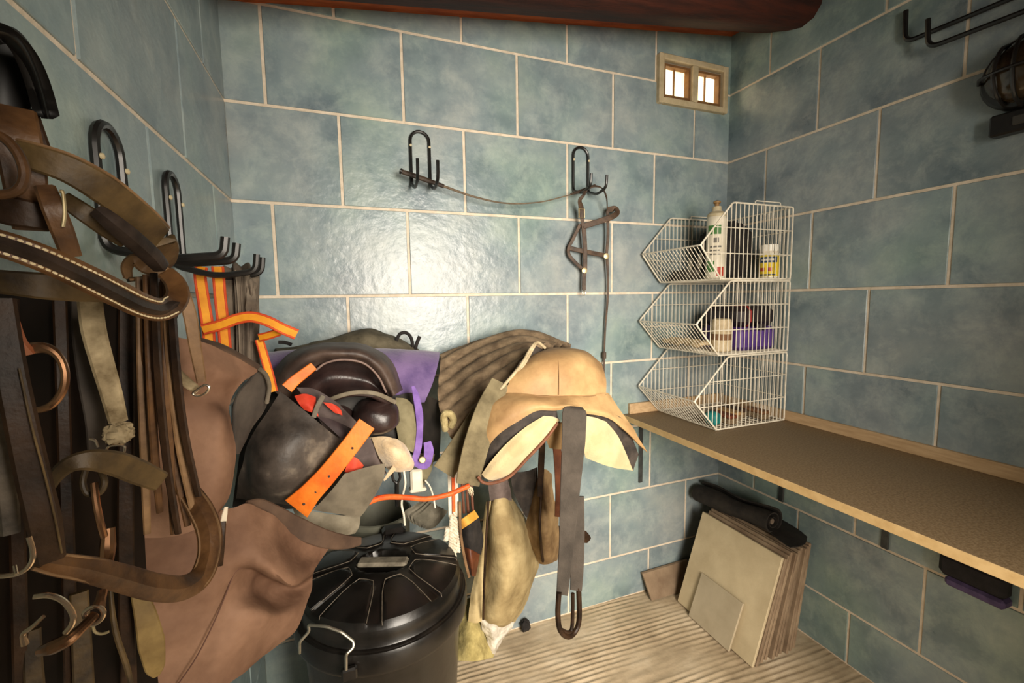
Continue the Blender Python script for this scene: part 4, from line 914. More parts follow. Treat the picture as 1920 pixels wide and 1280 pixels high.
sh_(sg, 'back_panel', [[(556, 726, .56), (592, 730, .565), (636, 757, .56)], [(590, 770, .565), (640, 790, .57), (690, 815, .56)], [(620, 830, .57), (668, 850, .575), (708, 858, .56)], [(640, 880, .57), (690, 885, .575), (724, 888, .56)]], mat('dusty_dark_leather', srgb(62, 50, 48), srgb(98, 84, 80), .7, 12, .001, 60), .012, 7, .006, 12)
sh_(sg, 'red_lining', [[(552, 742, .585), (572, 738, .59), (592, 744, .585)], [(560, 756, .60), (578, 758, .605), (594, 766, .60)], [(570, 768, .60), (586, 774, .605), (598, 782, .60)]], M_RED, .004, 6)
sh_(sg, 'red_lining', [[(606, 754, .588), (622, 756, .592), (634, 762, .588)], [(616, 764, .592), (630, 766, .594), (640, 770, .59)], [(628, 774, .592), (636, 776, .594), (642, 779, .59)]], M_RED, .004, 6)
sh_(sg, 'red_lining', [[(652, 855, .60), (668, 858, .605), (682, 872, .60)], [(650, 872, .61), (664, 876, .615), (676, 884, .61)], [(646, 884, .61), (658, 888, .615), (666, 890, .61)]], M_RED, .004, 6)
st(sg, 'divider_strap', [(606, 742, .60), (596, 760, .61), (588, 782, .61)], 9, mat('grey_binding', srgb(96, 88, 76), srgb(124, 116, 102), .8, 30), .004)
sh_(sg, 'inner_pocket', [[(594, 780, .61), (625, 786, .615), (665, 806, .61)], [(612, 796, .625), (645, 806, .63), (672, 826, .62)], [(640, 822, .64), (656, 830, .645), (668, 838, .635)]], mat('dark_purple_leather', srgb(44, 34, 36), srgb(74, 60, 60), .6, 14), .008, 6, .004, 14)
sh_(sg, 'lower_flap', [[(646, 888, .64), (685, 876, .63), (722, 868, .62)], [(625, 915, .65), (672, 910, .65), (718, 902, .63)], [(598, 945, .655), (645, 946, .655), (690, 950, .64)], [(585, 956, .655), (630, 963, .655), (676, 968, .645)]], mat('grey_scuffed_leather', srgb(84, 76, 62), srgb(124, 114, 96), .8, 10, .001, 70), .009, 7, .005, 12)
os_ = st(sg, 'orange_strap', [(688, 794, .685), (655, 838, .695), (615, 888, .70), (582, 924, .70), (556, 953, .695)], [34, 34, 36, 40, 52], M_ORANGE, .005, n=9)
g = G()
for px, py in ((661, 840), (617, 893), (592, 922), (570, 945)):
    c = P(px, py, .70 if py > 860 else .697); g.lathe(c + tocam(c) * .0045, [(.0026, -.004), (.0026, .0005)], 10, axis=tocam(c))
obj('strap_hole', g, L_DARK, os_, kind='stuff')
st(sg, 'orange_strap', [(588, 686, .60), (570, 700, .61), (552, 714, .62), (538, 728, .625)], [16, 18, 20, 22], M_ORANGE, .005)
st(sg, 'red_edging', [(640, 836, .66), (615, 872, .665), (588, 905, .665), (566, 928, .66)], [10, 14, 14, 10], mat('pale_red_edging', srgb(190, 120, 90), srgb(222, 160, 128), .7, 20), .004)
gf = solo('felt_pad', G().sheet([PL([(548, 952, .63), (600, 960, .635), (645, 966, .63), (676, 962, .61)]), PL([(560, 975, .635), (605, 980, .645), (645, 984, .64), (674, 985, .615)]), PL([(585, 992, .63), (615, 998, .64), (645, 1003, .635), (666, 1000, .61)])], .012, 7, .002, 12),
           mat('grey_felt', srgb(112, 104, 88), srgb(140, 132, 114), .95, 20, .001, 120), 'pale grey felt pad lying under the black saddlebag', 'pad', smooth=60)
# cream fleece pad, hanging bits
fl = thing('fleece_pad', 'small cream fleece pad between the black saddlebag and the purple loop', 'pad', P(736, 850, .48))
sh_(fl, 'fleece', [[(694, 820, .46), (722, 818, .48), (748, 826, .47), (766, 842, .45)], [(700, 842, .47), (728, 840, .51), (756, 848, .50), (776, 864, .46)], [(716, 866, .46), (738, 864, .50), (760, 870, .49), (775, 876, .46)], [(728, 880, .45), (742, 884, .47), (760, 884, .46), (770, 882, .45)]], mat('cream_fleece', srgb(196, 168, 130), srgb(226, 202, 166), .95, 20, .002, 120, sheen=.4), .02, 7, .004, 22)
st(fl, 'brown_edge', [(694, 822, .475), (704, 850, .485), (722, 888, .475)], 6, L_DARK, .005)
st(fl, 'fleece_tie', [(740, 876, .49), (728, 890, .49), (720, 900, .485)], [10, 7, 4], mat('cream_fleece', srgb(196, 168, 130), None), .004)
wc = thing('white_bracket', 'white plastic clip hanging under the purple loop behind the bin', 'clip', P(780, 900, .40))
obj('clip_body', G().box(P(780, 898, .40), (.036, .03, .07), bev=.006), M_WHITEPL, wc)
obj('clip_foot', G().box(P(783, 916, .40), (.05, .034, .012), bev=.004), M_WHITEPL, wc)
rn = thing('snap_hook', 'dark steel snap hook hanging left of the white plastic clip', 'snap hook', P(742, 890, .45))
tb_(rn, 'hook_eye', [(736, 884, .45), (742, 880, .45), (748, 884, .45), (750, 896, .45), (744, 905, .45), (737, 898, .45)], 2.6, M_BLACKMETAL, closed=True)
tb_(rn, 'hook_shank', [(744, 905, .45), (744, 930, .45), (745, 948, .45)], 4.2, M_BLACKMETAL)
solo('baling_twine', G().tube(spline(PL([(757, 882, .46), (760, 905, .46), (756, 925, .47), (753, 945, .48), (757, 965, .48), (759, 984, .47)]), 7), .0032), mat('white_cord', srgb(214, 204, 184), srgb(234, 226, 208), .8, 60), 'white twine hanging down left of the white plastic clip to the bin lid', 'twine', smooth=60)
solo('baling_twine', G().tube(spline(PL([(797, 900, .42), (806, 912, .42), (812, 930, .42), (816, 952, .42)]), 7), .0028), mat('white_cord', srgb(214, 204, 184), None), 'short white twine hanging right of the white plastic clip', 'twine', smooth=60)
oc = thing('orange_cord', 'bright orange cord stretched from the saddlebag to the tan saddle straps', 'cord', P(780, 935, .56))
tb_(oc, 'cord', [(672, 960, .60), (690, 942, .59), (720, 932, .575), (760, 932, .56), (800, 935, .555), (840, 927, .55), (862, 918, .55), (880, 910, .55)], [4.2, 5.5, 5.5, 5.2, 5, 5, 5.2, 5.2], mat('orange_red_cord', srgb(206, 66, 22), srgb(232, 112, 40), .6, 40))
g = G()
for k in range(9):
    a = PL([(878, 911, .55)])[0]; b = P(882 + 3 * (k % 3), 922 + 2.2 * (k % 5), .55 + .004 * (k - 4))
    g.tube([a, (a + b) / 2 + np.array([.004 * ((k % 3) - 1), 0, .002]), b], [.0018, .0016, .0008], seg=5)
obj('frayed_end', g, M_MOP if False else mat('frayed_white', srgb(206, 190, 160), None, .9), oc, kind='stuff')
# twisted rope tassel
rp = thing('rope_tassel', 'white braided rope tassel hanging between the bin and the khaki bag', 'rope', P(845, 960, .42))
M_ROPE = mat('white_rope', srgb(190, 178, 156), srgb(226, 216, 196), .9, 70)
for k, (px, py0, py1) in enumerate(((836, 990, 1012), (845, 965, 1028), (852, 960, 1042), (859, 975, 1034))):
    for s_ in (0, 1):
        pts = []
        a0, a1 = P(px + 3 - k, py0, .43), P(px, py1, .44)
        for t in np.linspace(0, 1, 40):
            an = t * 2 * math.pi * 6 + s_ * math.pi
            pts.append(a0 + (a1 - a0) * t + .0042 * np.array([math.cos(an), math.sin(an), 0]))
        obj('rope_strand', G().tube(pts, .0042, seg=7), M_ROPE, rp)
for px, c_ in ((842, 0), (849, 1), (855, 0)):
    st(rp, 'hanging_cord', [(px, 880, .42), (px + 1, 920, .425), (px + 2, 968, .43)], 6, (mat('white_cord', srgb(214, 204, 184), None), mat('orange_red_cord', srgb(206, 66, 22), None))[c_], .003)
st(rp, 'hanging_cord', [(862, 940, .44), (864, 1000, .45), (872, 1050, .45), (880, 1082, .45)], 5, L_TAN, .003)
# stuff behind the bin
gb = thing('grey_bucket', 'plain grey bucket standing behind the black bin', 'bucket', P(712, 985, .24))
c = P(712, 1008, .125); 
obj('bucket_body', G().lathe((c[0], c[1], .0), [(.09, 0), (.095, .01), (.109, .70), (.112, .71)], 36, cap=False).lathe((c[0], c[1], .0), [(.001, .004), (.09, .004)], 36, cap=False), mat('grey_olive_plastic', srgb(92, 92, 80), srgb(112, 112, 98), .5, 10), gb)
obj('bucket_rim', G().lathe((c[0], c[1], .705), [(.109, -.012), (.116, -.01), (.116, .008), (.109, .01)], 36, cap=False), mat('grey_olive_plastic', srgb(92, 92, 80), None), gb)
sh = solo('quilted_boot', G().sheet([PL([(795, 934, .30), (815, 945, .31), (840, 958, .30)]), PL([(775, 948, .32), (802, 960, .34), (830, 972, .32)]), PL([(758, 960, .32), (785, 975, .335), (815, 988, .32)]), PL([(768, 978, .31), (785, 986, .315), (800, 992, .31)])], .014, 8, 0, 10, None, lambda u, v: .0025 * math.sin(2 * math.pi * 9 * v)),
          mat('ribbed_grey_cloth', srgb(84, 80, 68), srgb(116, 110, 96), .9, 20), 'grey ribbed leg wrap lying behind the bin lid', 'leg wrap', smooth=60)
bb = thing('black_boot', 'black leather ankle boot with a yellow band hanging right of the rope tassel', 'boot', P(884, 1000, .36))
sh_(bb, 'boot_shaft', [[(862, 978, .34), (880, 972, .37), (898, 966, .34)], [(860, 1005, .34), (882, 1005, .39), (906, 1010, .34)], [(866, 1024, .34), (884, 1030, .38), (902, 1040, .34)]], M_BLACKCLOTH, .012, 7, .002, 12)
st(bb, 'yellow_band', [(860, 986, .375), (875, 976, .40), (893, 963, .37)], 16, mat('yellow_orange_band', srgb(206, 144, 50), srgb(228, 170, 80), .7, 20), .005)
sh_(bb, 'brown_toe', [[(868, 1018, .33), (882, 1026, .36), (900, 1036, .33)], [(870, 1045, .33), (884, 1052, .37), (897, 1055, .33)], [(880, 1075, .33), (886, 1080, .35), (892, 1080, .33)]], mat('red_brown_leather', srgb(74, 38, 22), None), .01, 7)
for k, px in enumerate((868, 876, 885)):
    solo('leather_lace', G().strap(spline(PL([(px - 2, 900, .34), (px, 930, .345), (px + 2, 962, .35)]), 6), .009, .003, tocam(P(px, 930, .34))), mat('red_brown_leather', srgb(74, 38, 22), None), ['leftmost', 'middle', 'rightmost'][k] + ' red-brown leather lace above the yellow-banded black boot', 'lace', 'red-brown laces above the boot', smooth=60)
# ================================================================== LEFT WALL CLUSTER
# ------------------------------------------------ orange webbing head collar and padded girth on the second hook
M_OW = mat('orange_yellow_webbing', srgb(200, 124, 12), srgb(224, 152, 30), .7, 20, .0004, 200)
M_OE = mat('red_webbing_edge', srgb(176, 52, 16), srgb(202, 78, 26), .7, 20)
oh = thing('webbing_halter', 'orange webbing halter with red edges hanging from the left wall hook nearest the corner', 'halter', P(410, 520, .6))
def webbing(pts, w, m=M_OW, tilt=None):
    s_ = st(oh, 'webbing_strap', pts, w, m, .003, tilt, 8)
    p = spline(PL(pts), 8); fc = np.array([tocam(q) for q in p]) if tilt is None else nrm(np.array([tocam(q) for q in p]) + np.array(tilt))
    for sg in (-1, 1):
        ww = np.array([SP(w, q) for q in p]); t = nrm(np.gradient(p, axis=0)); sd = nrm(np.cross(t, fc))
        obj('red_edge', G().strap(p + sd * (ww * .41 * sg)[:, None], ww * .26, .0044, fc), M_OE, s_)
webbing([(378, 500, .60), (375, 515, .61), (380, 553, .615), (389, 608, .615), (392, 638, .61), (393, 690, .60)], 19)
webbing([(408, 500, .60), (410, 520, .61), (413, 558, .615), (418, 603, .615), (422, 646, .61), (424, 690, .60)], 19)
webbing([(380, 618, .625), (414, 609, .63), (444, 598, .635), (472, 594, .64), (502, 602, .645), (530, 616, .645), (556, 627, .64)], 19)
webbing([(486, 633, .61), (503, 629, .62), (524, 622, .635)], 14)
webbing([(486, 636, .60), (492, 656, .60), (499, 680, .60), (507, 708, .60), (513, 734, .60)], 14)
pgm = mat('padded_grey_brown', srgb(74, 64, 55), srgb(116, 104, 90), .85, 14, .0012, 80)
pg = thing('padded_girth', 'folded grey-brown padded girth hanging beside the orange webbing halter', 'girth', P(455, 560, .55))
sh_(pg, 'padding', [[(416, 512, .50), (432, 506, .50), (452, 503, .50), (472, 508, .50), (482, 520, .49)], [(418, 506, .54), (434, 500, .56), (452, 497, .57), (472, 503, .56), (484, 514, .52)], [(418, 545, .56), (436, 543, .585), (453, 542, .59), (470, 543, .58), (484, 545, .53)],
                    [(420, 610, .56), (438, 610, .585), (456, 610, .59), (472, 610, .58), (485, 610, .53)], [(424, 712, .55), (442, 712, .575), (458, 712, .58), (474, 712, .57), (486, 712, .52)]], pgm, .016, 8, .002, 14, ridge=lambda u, v: .006 * math.sin(2 * math.pi * 3.5 * v))
tb_(pg, 'seam', [(441, 506, .592), (446, 560, .60), (449, 640, .60), (450, 705, .595)], 1.2, mat('grey_seam', srgb(120, 108, 94), None, .8))
sh_(pg, 'fold_knot', [[(463, 528, .585), (470, 524, .59), (478, 530, .57)], [(466, 552, .59), (473, 552, .60), (479, 550, .575)], [(462, 640, .585), (470, 640, .59), (477, 640, .575)]], pgm, .012, 6, .004, 40)

# ------------------------------------------------ pinkish-brown covers
M_COVER = mat('pinkish_brown_suede', srgb(88, 62, 47), srgb(143, 110, 88), .72, 5, .0008, 120, c3=srgb(119, 89, 70), spec=.2)
M_LINING = mat('dark_cover_lining', srgb(52, 46, 42), srgb(84, 76, 68), .8, 12)
uc = thing('saddle_cover', 'upper pinkish-brown suede saddle cover with a folded-over top hanging behind the bridles', 'cover', P(370, 800, .95))
sh_(uc, 'cover_sheet', [[(236, 636, 1.0), (270, 628, .985), (305, 624, .965), (345, 633, .95), (385, 640, .93), (435, 660, .90), (489, 693, .86)], [(236, 690, 1.0), (275, 690, .99), (320, 690, .98), (360, 690, .965), (400, 694, .945), (440, 706, .92), (468, 714, .89)],
                        [(236, 750, 1.0), (275, 750, .985), (318, 748, .97), (355, 745, .955), (388, 744, .94), (416, 746, .925), (440, 754, .905)], [(232, 800, 1.0), (272, 800, .985), (315, 797, .97), (352, 790, .96), (386, 782, .955), (416, 778, .95), (440, 786, .92)],
                        [(230, 860, 1.0), (270, 860, .98), (315, 860, .97), (352, 858, .965), (388, 855, .965), (418, 852, .955), (443, 852, .92)], [(228, 930, 1.0), (268, 932, .98), (308, 936, .97), (346, 938, .965), (382, 938, .965), (410, 932, .955), (434, 924, .92)],
                        [(226, 1010, 1.0), (262, 1010, .98), (300, 1010, .97), (338, 1005, .965), (370, 994, .96), (396, 980, .95), (420, 957, .92)]], M_COVER, .007, 7, .011, 9)
sh_(uc, 'dark_lining', [[(488, 694, .855), (497, 700, .83), (505, 724, .80)], [(470, 714, .87), (488, 730, .84), (503, 752, .80)], [(446, 746, .885), (470, 762, .85), (492, 775, .81)], [(441, 790, .89), (458, 806, .86), (474, 800, .82)], [(442, 850, .89), (450, 850, .87), (458, 832, .84)]], M_LINING, .008, 7, .003, 14)
tb_(uc, 'fold_edge', [(488, 692, .868), (499, 704, .85), (505, 726, .83), (500, 755, .82)], 4, mat('pale_fold_edge', srgb(92, 84, 72), srgb(118, 108, 94), .8, 20))
sh_(uc, 'back_edge', [[(375, 632, .86), (425, 648, .84), (488, 684, .81)], [(378, 642, .88), (430, 660, .86), (488, 696, .83)], [(380, 660, .88), (430, 680, .86), (486, 712, .83)]], mat('dark_brown_edge', srgb(66, 48, 36), srgb(92, 70, 54), .7, 14), .008, 6)
st(uc, 'tie_strap', [(312, 668, 1.02), (330, 696, 1.02), (352, 718, 1.015), (372, 732, 1.01)], [10, 16, 18, 14], L_MOULD, .004)
tb_(uc, 'tie_buckle', [(362, 738, 1.025), (372, 742, 1.025), (386, 736, 1.025), (392, 726, 1.025), (384, 722, 1.025), (370, 730, 1.025)], 2.6, M_CHROME, closed=True)

lc_ = thing('saddle_cover', 'lower pinkish-brown suede cover with a zip tag, hanging in folds left of the bin', 'cover', P(440, 1120, .85))
sh_(lc_, 'cover_sheet', [[(236, 985, .97), (300, 985, .955), (370, 968, .93), (408, 958, .905), (440, 951, .88), (462, 944, .865), (486, 954, .845), (512, 968, .825), (556, 998, .79), (617, 1025, .755)],
                         [(236, 1030, .97), (300, 1030, .955), (368, 1022, .935), (405, 1014, .92), (436, 1005, .905), (462, 1000, .89), (487, 1005, .875), (512, 1014, .855), (552, 1036, .81), (604, 1046, .765)],
                         [(236, 1060, .97), (300, 1062, .955), (366, 1058, .94), (402, 1052, .925), (434, 1048, .91), (462, 1050, .905), (490, 1060, .91), (520, 1078, .905), (552, 1094, .875), (590, 1068, .79)],
                         [(236, 1080, .97), (300, 1084, .955), (364, 1080, .94), (400, 1078, .925), (432, 1074, .905), (460, 1066, .87), (486, 1072, .83), (514, 1086, .80), (550, 1100, .77), (586, 1082, .735)],
                         [(236, 1120, .97), (298, 1122, .955), (360, 1118, .94), (398, 1114, .925), (430, 1108, .90), (456, 1106, .87), (480, 1112, .83), (510, 1126, .815), (545, 1128, .80), (584, 1108, .755)],
                         [(236, 1170, .97), (296, 1172, .955), (356, 1170, .94), (394, 1164, .925), (424, 1158, .915), (450, 1148, .91), (476, 1146, .90), (505, 1152, .885), (534, 1156, .845), (568, 1142, .785)],
                         [(236, 1230, .97), (294, 1232, .955), (350, 1232, .94), (386, 1228, .93), (414, 1222, .925), (440, 1215, .915), (464, 1210, .90), (490, 1206, .88), (516, 1202, .84), (546, 1190, .79)],
                         [(236, 1300, .97), (292, 1305, .955), (344, 1306, .94), (376, 1304, .935), (402, 1298, .93), (424, 1288, .92), (444, 1274, .905), (462, 1262, .885), (478, 1248, .855), (492, 1232, .81)]], M_COVER, .007, 6, .009, 10)
tb_(lc_, 'seam_line', [(332, 1285, .951), (368, 1232, .949), (402, 1165, .935), (424, 1112, .915), (440, 1074, .905), (462, 1058, .90)], 1.2, mat('dark_seam_thread', srgb(92, 62, 50), None, .8))
st(lc_, 'dark_band', [(462, 943, .85), (486, 948, .83), (520, 968, .81), (560, 990, .785), (610, 1010, .76), (650, 1016, .73), (676, 1014, .71)], [10, 26, 34, 36, 32, 24, 14], mat('dark_brown_edge', srgb(66, 48, 36), None), .006)
st(lc_, 'zip_tag', [(417, 978, .955), (416, 1005, .96), (413, 1035, .96), (411, 1060, .955)], [12, 11, 13, 12], L_DARK, .004)
st(lc_, 'zip_tape', [(424, 950, .945), (421, 965, .95), (418, 982, .952)], [6, 9, 10], mat('white_tape', srgb(214, 200, 176), None, .7), .003)

# ------------------------------------------------ dark backing and leather straps hanging behind the bridles
lf = thing('dark_backing', 'dark backing flap and straps hanging on the left wall behind the bridles', 'leather', P(120, 850, 1.1))
sh_(lf, 'flap', [[(-60, 545, 1.24), (40, 552, 1.17), (140, 560, 1.11), (250, 560, 1.05), (330, 590, 1.0)], [(-60, 750, 1.24), (40, 750, 1.17), (140, 750, 1.11), (220, 750, 1.06), (285, 760, 1.02)], [(-60, 1000, 1.24), (40, 1000, 1.17), (140, 1000, 1.11), (210, 1000, 1.06), (270, 1010, 1.02)], [(-60, 1320, 1.23), (40, 1320, 1.16), (140, 1320, 1.10), (210, 1320, 1.06), (300, 1320, 1.01)]], mat('very_dark_backing', srgb(12, 8, 5), srgb(30, 20, 13), .7, 10, spec=.15), .008, 7, .006, 12)  # dark sheet added behind the straps so the gaps between them stay dark
for x0, x1, w, m, d in ((20, 34, 22, L_DARK, 1.2), (112, 128, 20, L_DARK, 1.15), (238, 236, 24, L_DARK, 1.07)):
    st(lf, 'hanging_strap', [(x0, 560, d), ((x0 + x1) / 2, 800, d + .01), (x1, 1050, d + .01), (x1 + 6, 1300, d)], w, m)
st(lf, 'hanging_strap', [(150, 560, 1.14), (158, 640, 1.15), (170, 720, 1.15), (180, 790, 1.15), (182, 850, 1.145)], [26, 32, 34, 30, 26], mat('grey_webbing', srgb(46, 41, 36), srgb(72, 64, 57), .8, 16), .004)
st(lf, 'hanging_strap', [(148, 1110, 1.16), (153, 1200, 1.16), (158, 1300, 1.16)], [26, 28, 30], L_WORN)
st(lf, 'hanging_strap', [(206, 1095, 1.13), (216, 1180, 1.135), (238, 1250, 1.13), (250, 1300, 1.125)], [6, 9, 9, 8], L_WORN)
st(lf, 'hanging_strap', [(60, 1180, 1.2), (62, 1240, 1.2), (66, 1300, 1.2)], [24, 26, 28], L_WORN)
st(lf, 'worn_strap_tip', [(255, 1098, 1.09), (272, 1150, 1.10), (284, 1205, 1.10), (291, 1250, 1.095), (293, 1266, 1.09)], [20, 32, 40, 30, 12], mat('yellowed_leather', srgb(96, 74, 38), srgb(140, 116, 68), .7, 16, .0008, 90), .004)
st(lf, 'hanging_strap', [(8, 720, 1.29), (12, 860, 1.295), (20, 1000, 1.29)], [26, 30, 26], mat('grey_textured_leather', srgb(50, 44, 38), srgb(104, 94, 82), .6, 30, .002, 70))

# ------------------------------------------------ black bracket at the top left
br = thing('bridle_bracket', 'glossy black arched bridle bracket on the left wall at the top of the bridles', 'bracket', P(40, 130, 1.24))
M_GLOSS = mat('glossy_black_plastic', srgb(10, 9, 8), srgb(18, 15, 13), .45, 20, spec=.35)
sh_(br, 'arch', [[(-40, 52, 1.27), (-8, 46, 1.265), (26, 52, 1.26), (52, 76, 1.25), (72, 110, 1.24), (90, 160, 1.23), (104, 222, 1.22)], [(-40, 62, 1.30), (-10, 55, 1.30), (20, 62, 1.295), (44, 86, 1.285), (62, 120, 1.275), (78, 166, 1.265), (92, 223, 1.255)], [(-40, 84, 1.29), (-12, 78, 1.29), (14, 84, 1.285), (36, 108, 1.275), (52, 140, 1.265), (66, 180, 1.255), (77, 222, 1.245)]], M_GLOSS, .009, 7)
sh_(br, 'back_body', [[(-40, 76, 1.24), (10, 74, 1.235), (50, 110, 1.23)], [(-40, 140, 1.24), (10, 140, 1.235), (58, 150, 1.225)], [(-40, 220, 1.24), (10, 218, 1.235), (58, 214, 1.225)]], M_GLOSS, .03, 7)

# ------------------------------------------------ bridle: uppermost, wide browband loop
GB = 'bridles hanging on the left wall'
b1 = thing('bridle', 'uppermost brown bridle with a wide plain browband loop and a leather-bound ring', 'bridle', P(120, 320, 1.22), GB)
st(b1, 'headpiece', [(30, 205, 1.26), (34, 250, 1.27), (42, 300, 1.27), (50, 360, 1.265), (60, 430, 1.25)], [54, 62, 64, 58, 50], L_BROWN, .005)
st(b1, 'headpiece', [(62, 208, 1.25), (74, 250, 1.255), (88, 292, 1.255), (92, 320, 1.25)], [14, 18, 18, 14], L_DARK, .005)
tb_(b1, 'bound_ring', [(-40, 250, 1.31), (-8, 252, 1.31), (18, 268, 1.31), (38, 296, 1.31), (46, 328, 1.31), (36, 354, 1.31), (10, 364, 1.31), (-40, 366, 1.31)], 9, L_BROWN)
pb_ = [(20, 284, 1.27), (70, 297, 1.275), (130, 318, 1.27), (190, 352, 1.255), (240, 390, 1.23), (280, 425, 1.20), (306, 455, 1.165), (315, 480, 1.13), (306, 505, 1.11), (280, 520, 1.11), (240, 524, 1.12)]
p = spline(PL(pb_), 9); fc = np.array([tocam(q) for q in p]); k = np.clip((np.arange(len(p)) / len(p) - .45) / .3, 0, 1)[:, None]
fc = nrm(fc * (1 - k) + k * (fc * .45 + np.array([-.45, .2, .75])))
obj('browband', G().strap(p, np.interp(np.linspace(0, 1, len(p)), [0, .3, .55, .75, .9, 1], [46, 56, 48, 40, 34, 20]) * np.array([SP(1, q) for q in p]), .005, fc), L_WORN, b1)
obj('browband_edge', G().tube(p + nrm(np.cross(nrm(np.gradient(p, axis=0)), fc)) * (-.5 * np.interp(np.linspace(0, 1, len(p)), [0, .3, .55, .75, .9, 1], [46, 56, 48, 40, 34, 20]) * np.array([SP(1, q) for q in p]))[:, None], .0016, seg=6), L_TAN, b1)
st(b1, 'browband_lining', [(118, 372, 1.24), (160, 400, 1.24), (200, 428, 1.225), (236, 452, 1.21)], [30, 34, 34, 28], L_WORN, .004)
st(b1, 'padded_strap', [(180, 392, 1.245), (212, 418, 1.24), (246, 446, 1.225), (282, 478, 1.20), (300, 498, 1.18)], [26, 34, 36, 34, 28], L_PAD, .009, dome=.003)
st(b1, 'cheek_strap', [(84, 350, 1.28), (100, 390, 1.285), (116, 430, 1.28), (134, 480, 1.27)], [30, 34, 34, 30], L_BROWN, .005)
tb_(b1, 'buckle', [(112, 358, 1.285), (118, 362, 1.285), (121, 400, 1.285), (118, 425, 1.285)], 3, M_BRASS)
st(b1, 'crown_strap', [(-40, 380, 1.27), (20, 395, 1.27), (70, 405, 1.265), (110, 420, 1.255)], [50, 56, 50, 34], L_DARK, .005)

# ------------------------------------------------ bridle: white-stitched padded noseband and reins
b2 = thing('bridle', 'brown bridle with a pale-stitched padded noseband in front and long reins', 'bridle', P(200, 540, 1.25), GB)
nbp = [(-40, 446, 1.35), (20, 462, 1.345), (90, 488, 1.335), (160, 520, 1.315), (220, 550, 1.29), (265, 572, 1.265), (298, 580, 1.24), (322, 572, 1.215), (334, 552, 1.195), (328, 530, 1.18), (312, 512, 1.17)]
wn = [50, 50, 50, 50, 46, 42, 38, 34, 28]
nb_ = st(b2, 'noseband', nbp, wn, L_BROWN, .007, None, 9)
st(b2, 'noseband_padding', nbp[:8], [26, 26, 26, 26, 24, 20, 14], L_PAD, .011, None, 9, dome=.003)
for fr_ in (-.36, .36):
    stitch(nb_, nbp[:8], 44, fr_, .007)
st(b2, 'crown_strap', [(-40, 524, 1.27), (20, 530, 1.27), (80, 536, 1.265), (140, 540, 1.25), (200, 545, 1.23), (240, 552, 1.215)], [42, 46, 50, 50, 44, 30], L_WORN, .005)
# reins: several narrow straps gathered at the hook and falling in a bundle
rein_m = [L_TAN, L_BROWN, L_DARK, L_BROWN, L_TAN, L_DARK, L_BROWN, L_BROWN]
reins = [((262, 520), (266, 700), (272, 880), (276, 1000)), ((275, 515), (282, 700), (290, 850), (300, 960)), ((288, 512), (296, 690), (312, 860), (334, 1000)), ((300, 512), (308, 680), (326, 850), (352, 985)),
         ((312, 512), (318, 660), (336, 830), (362, 960)), ((322, 520), (326, 640), (344, 800), (372, 930)), ((270, 540), (274, 660), (280, 760), (284, 860)), ((306, 530), (312, 700), (318, 840), (326, 1000))]
for k, q in enumerate(reins):
    st(b2, 'rein', [(x, y, 1.14 + .012 * (k % 3) - .012 * abs(i - 1)) for i, (x, y) in enumerate(q)], [13, 15, 14, 11][:4], rein_m[k], .004, (0.5 * math.sin(k * 2.1), 0, 0))
st(b2, 'rein_loop', [(240, 520, 1.12), (238, 500, 1.13), (252, 486, 1.14), (272, 500, 1.13), (300, 508, 1.13), (322, 530, 1.12), (332, 560, 1.115)], [14, 18, 20, 24, 28, 26, 18], L_TAN, .005)
st(b2, 'rein_tail', [(318, 508, 1.08), (340, 540, 1.085), (356, 590, 1.085), (366, 650, 1.08), (378, 716, 1.07)], [16, 20, 22, 20, 16], L_TAN, .004)
st(b2, 'mouldy_strap', [(168, 560, 1.19), (176, 620, 1.195), (192, 680, 1.2), (208, 735, 1.2), (222, 790, 1.195)], [36, 36, 34, 32, 28], L_MOULD, .006)
obj('mouldy_knot', blob(P(222, 812, 1.195), tuple(SP(k_, P(222, 812, 1.195)) for k_ in (44, 30, 40)), .3, 3, 6), L_MOULD, b2)
tb_(b2, 'roller_buckle', [(202, 838, 1.2), (206, 858, 1.2), (226, 858, 1.2), (233, 836, 1.2)], 2.2, M_CHROME, closed=True)
tb_(b2, 'buckle_tongue', [(168, 822, 1.2), (178, 826, 1.2), (184, 838, 1.2)], 2.4, M_CHROME)

# ------------------------------------------------ bridle: lower padded noseband and curb bit
b3 = thing('bridle', 'lower brown bridle with a thick padded noseband loop and metal bit', 'bridle', P(220, 980, 1.2), GB)
lo = [(70, 1052, 1.30), (110, 1058, 1.29), (170, 1068, 1.275), (230, 1084, 1.25), (290, 1100, 1.225), (340, 1102, 1.20), (375, 1082, 1.175), (392, 1040, 1.155), (392, 995, 1.14), (376, 955, 1.125), (350, 915, 1.11), (332, 880, 1.10)]
st(b3, 'noseband', lo, [30, 40, 44, 46, 46, 44, 40, 38, 40, 40, 34, 26], L_BROWN, .012, None, 9, dome=.004)
p = spline(PL(lo), 9); fc = np.array([tocam(q) for q in p]); sd = nrm(np.cross(nrm(np.gradient(p, axis=0)), fc))
for sg, m in ((-.40, L_TAN), (.40, L_TAN)):
    obj('noseband_piping', G().tube(p + (sg * np.interp(np.linspace(0, 1, len(p)), np.linspace(0, 1, 12), [30, 40, 44, 46, 46, 44, 40, 38, 40, 40, 34, 26]) * np.array([SP(1, q) for q in p]))[:, None] * sd + fc * .006, .0013, seg=6), m, b3)
st(b3, 'upper_band', [(86, 925, 1.25), (104, 893, 1.26), (132, 870, 1.265), (170, 862, 1.26), (215, 868, 1.245), (258, 884, 1.225), (300, 902, 1.20)], [16, 24, 30, 38, 44, 44, 36], L_WORN, .006)
st(b3, 'cheek_strap', [(4, 560, 1.33), (18, 680, 1.335), (42, 800, 1.335), (64, 900, 1.33), (82, 975, 1.325), (96, 1048, 1.31)], [36, 44, 46, 48, 48, 40], L_DARK, .006)
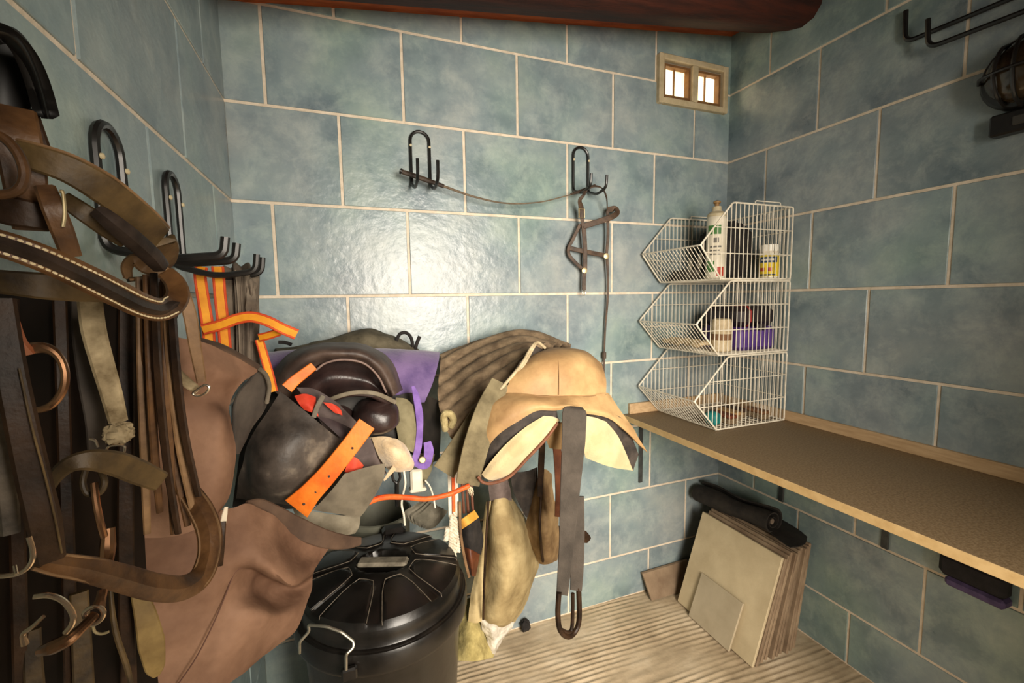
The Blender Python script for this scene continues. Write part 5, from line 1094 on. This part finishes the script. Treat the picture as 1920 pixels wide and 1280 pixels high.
tb_(b3, 'cheek_edge', [(36, 690, 1.34), (60, 800, 1.342), (84, 890, 1.338), (104, 975, 1.33), (116, 1036, 1.32)], 1.8, L_WORN)
tb_(b3, 'bit_ring', [(18, 664, 1.30), (50, 655, 1.305), (84, 652, 1.305), (110, 668, 1.305), (122, 700, 1.305), (116, 735, 1.305), (92, 762, 1.305), (52, 772, 1.30)], [13, 12, 10, 7, 7, 7, 7, 6], M_COPPER, lab='copper coloured bit ring')
st(b3, 'ring_loop', [(16, 565, 1.31), (22, 600, 1.315), (30, 640, 1.315), (40, 664, 1.31)], [14, 20, 28, 40], mat('red_brown_loop', srgb(104, 54, 32), srgb(150, 88, 56), .4, 16, spec=.5), .006)
tb_(b3, 'bit_bar', [(176, 905, 1.23), (180, 940, 1.235), (187, 975, 1.235), (195, 1005, 1.23)], 6, M_COPPER)
tb_(b3, 'bit_swivel', [(160, 880, 1.22), (155, 905, 1.225), (164, 925, 1.225), (186, 924, 1.225), (196, 905, 1.225), (190, 884, 1.22)], 5.5, L_WORN)
tb_(b3, 'bit_sleeve', [(203, 990, 1.215), (202, 1025, 1.22), (199, 1052, 1.22)], [10, 12, 11], M_COPPER)
tb_(b3, 'girth_buckle', [(54, 1006, 1.35), (61, 1030, 1.35), (60, 1052, 1.35), (44, 1070, 1.35), (16, 1079, 1.35), (-20, 1080, 1.35)], 4.2, M_CHROME)
tb_(b3, 'buckle_prong', [(28, 1060, 1.348), (31, 1076, 1.352)], 3, M_CHROME)
tb_(b3, 'bit_cheek', [(64, 1118, 1.31), (92, 1116, 1.31), (118, 1126, 1.31), (135, 1148, 1.31), (136, 1168, 1.31), (123, 1186, 1.31)], 5, M_CHROME)
tb_(b3, 'bit_hook', [(82, 1155, 1.31), (62, 1174, 1.31), (44, 1188, 1.31), (47, 1208, 1.31)], [3.5, 4, 4, 6], M_CHROME)
tb_(b3, 'bit_shank', [(76, 1220, 1.30), (100, 1212, 1.305), (128, 1198, 1.305), (152, 1178, 1.30), (178, 1152, 1.29)], [9, 13, 12, 9, 9], M_COPPER)
tb_(b3, 'shank_ring', [(158, 1152, 1.29), (168, 1140, 1.29), (184, 1136, 1.29), (194, 1146, 1.29), (190, 1160, 1.29), (172, 1170, 1.29)], 4.2, M_CHROME, closed=True)
tb_(b3, 'shank_neck', [(192, 1108, 1.28), (189, 1122, 1.285), (184, 1138, 1.288)], [8, 8, 11], M_COPPER)
tb_(b3, 'curb_ring', [(174, 1172, 1.27), (178, 1184, 1.27), (190, 1188, 1.27), (204, 1184, 1.27)], 2.4, M_BRASS)
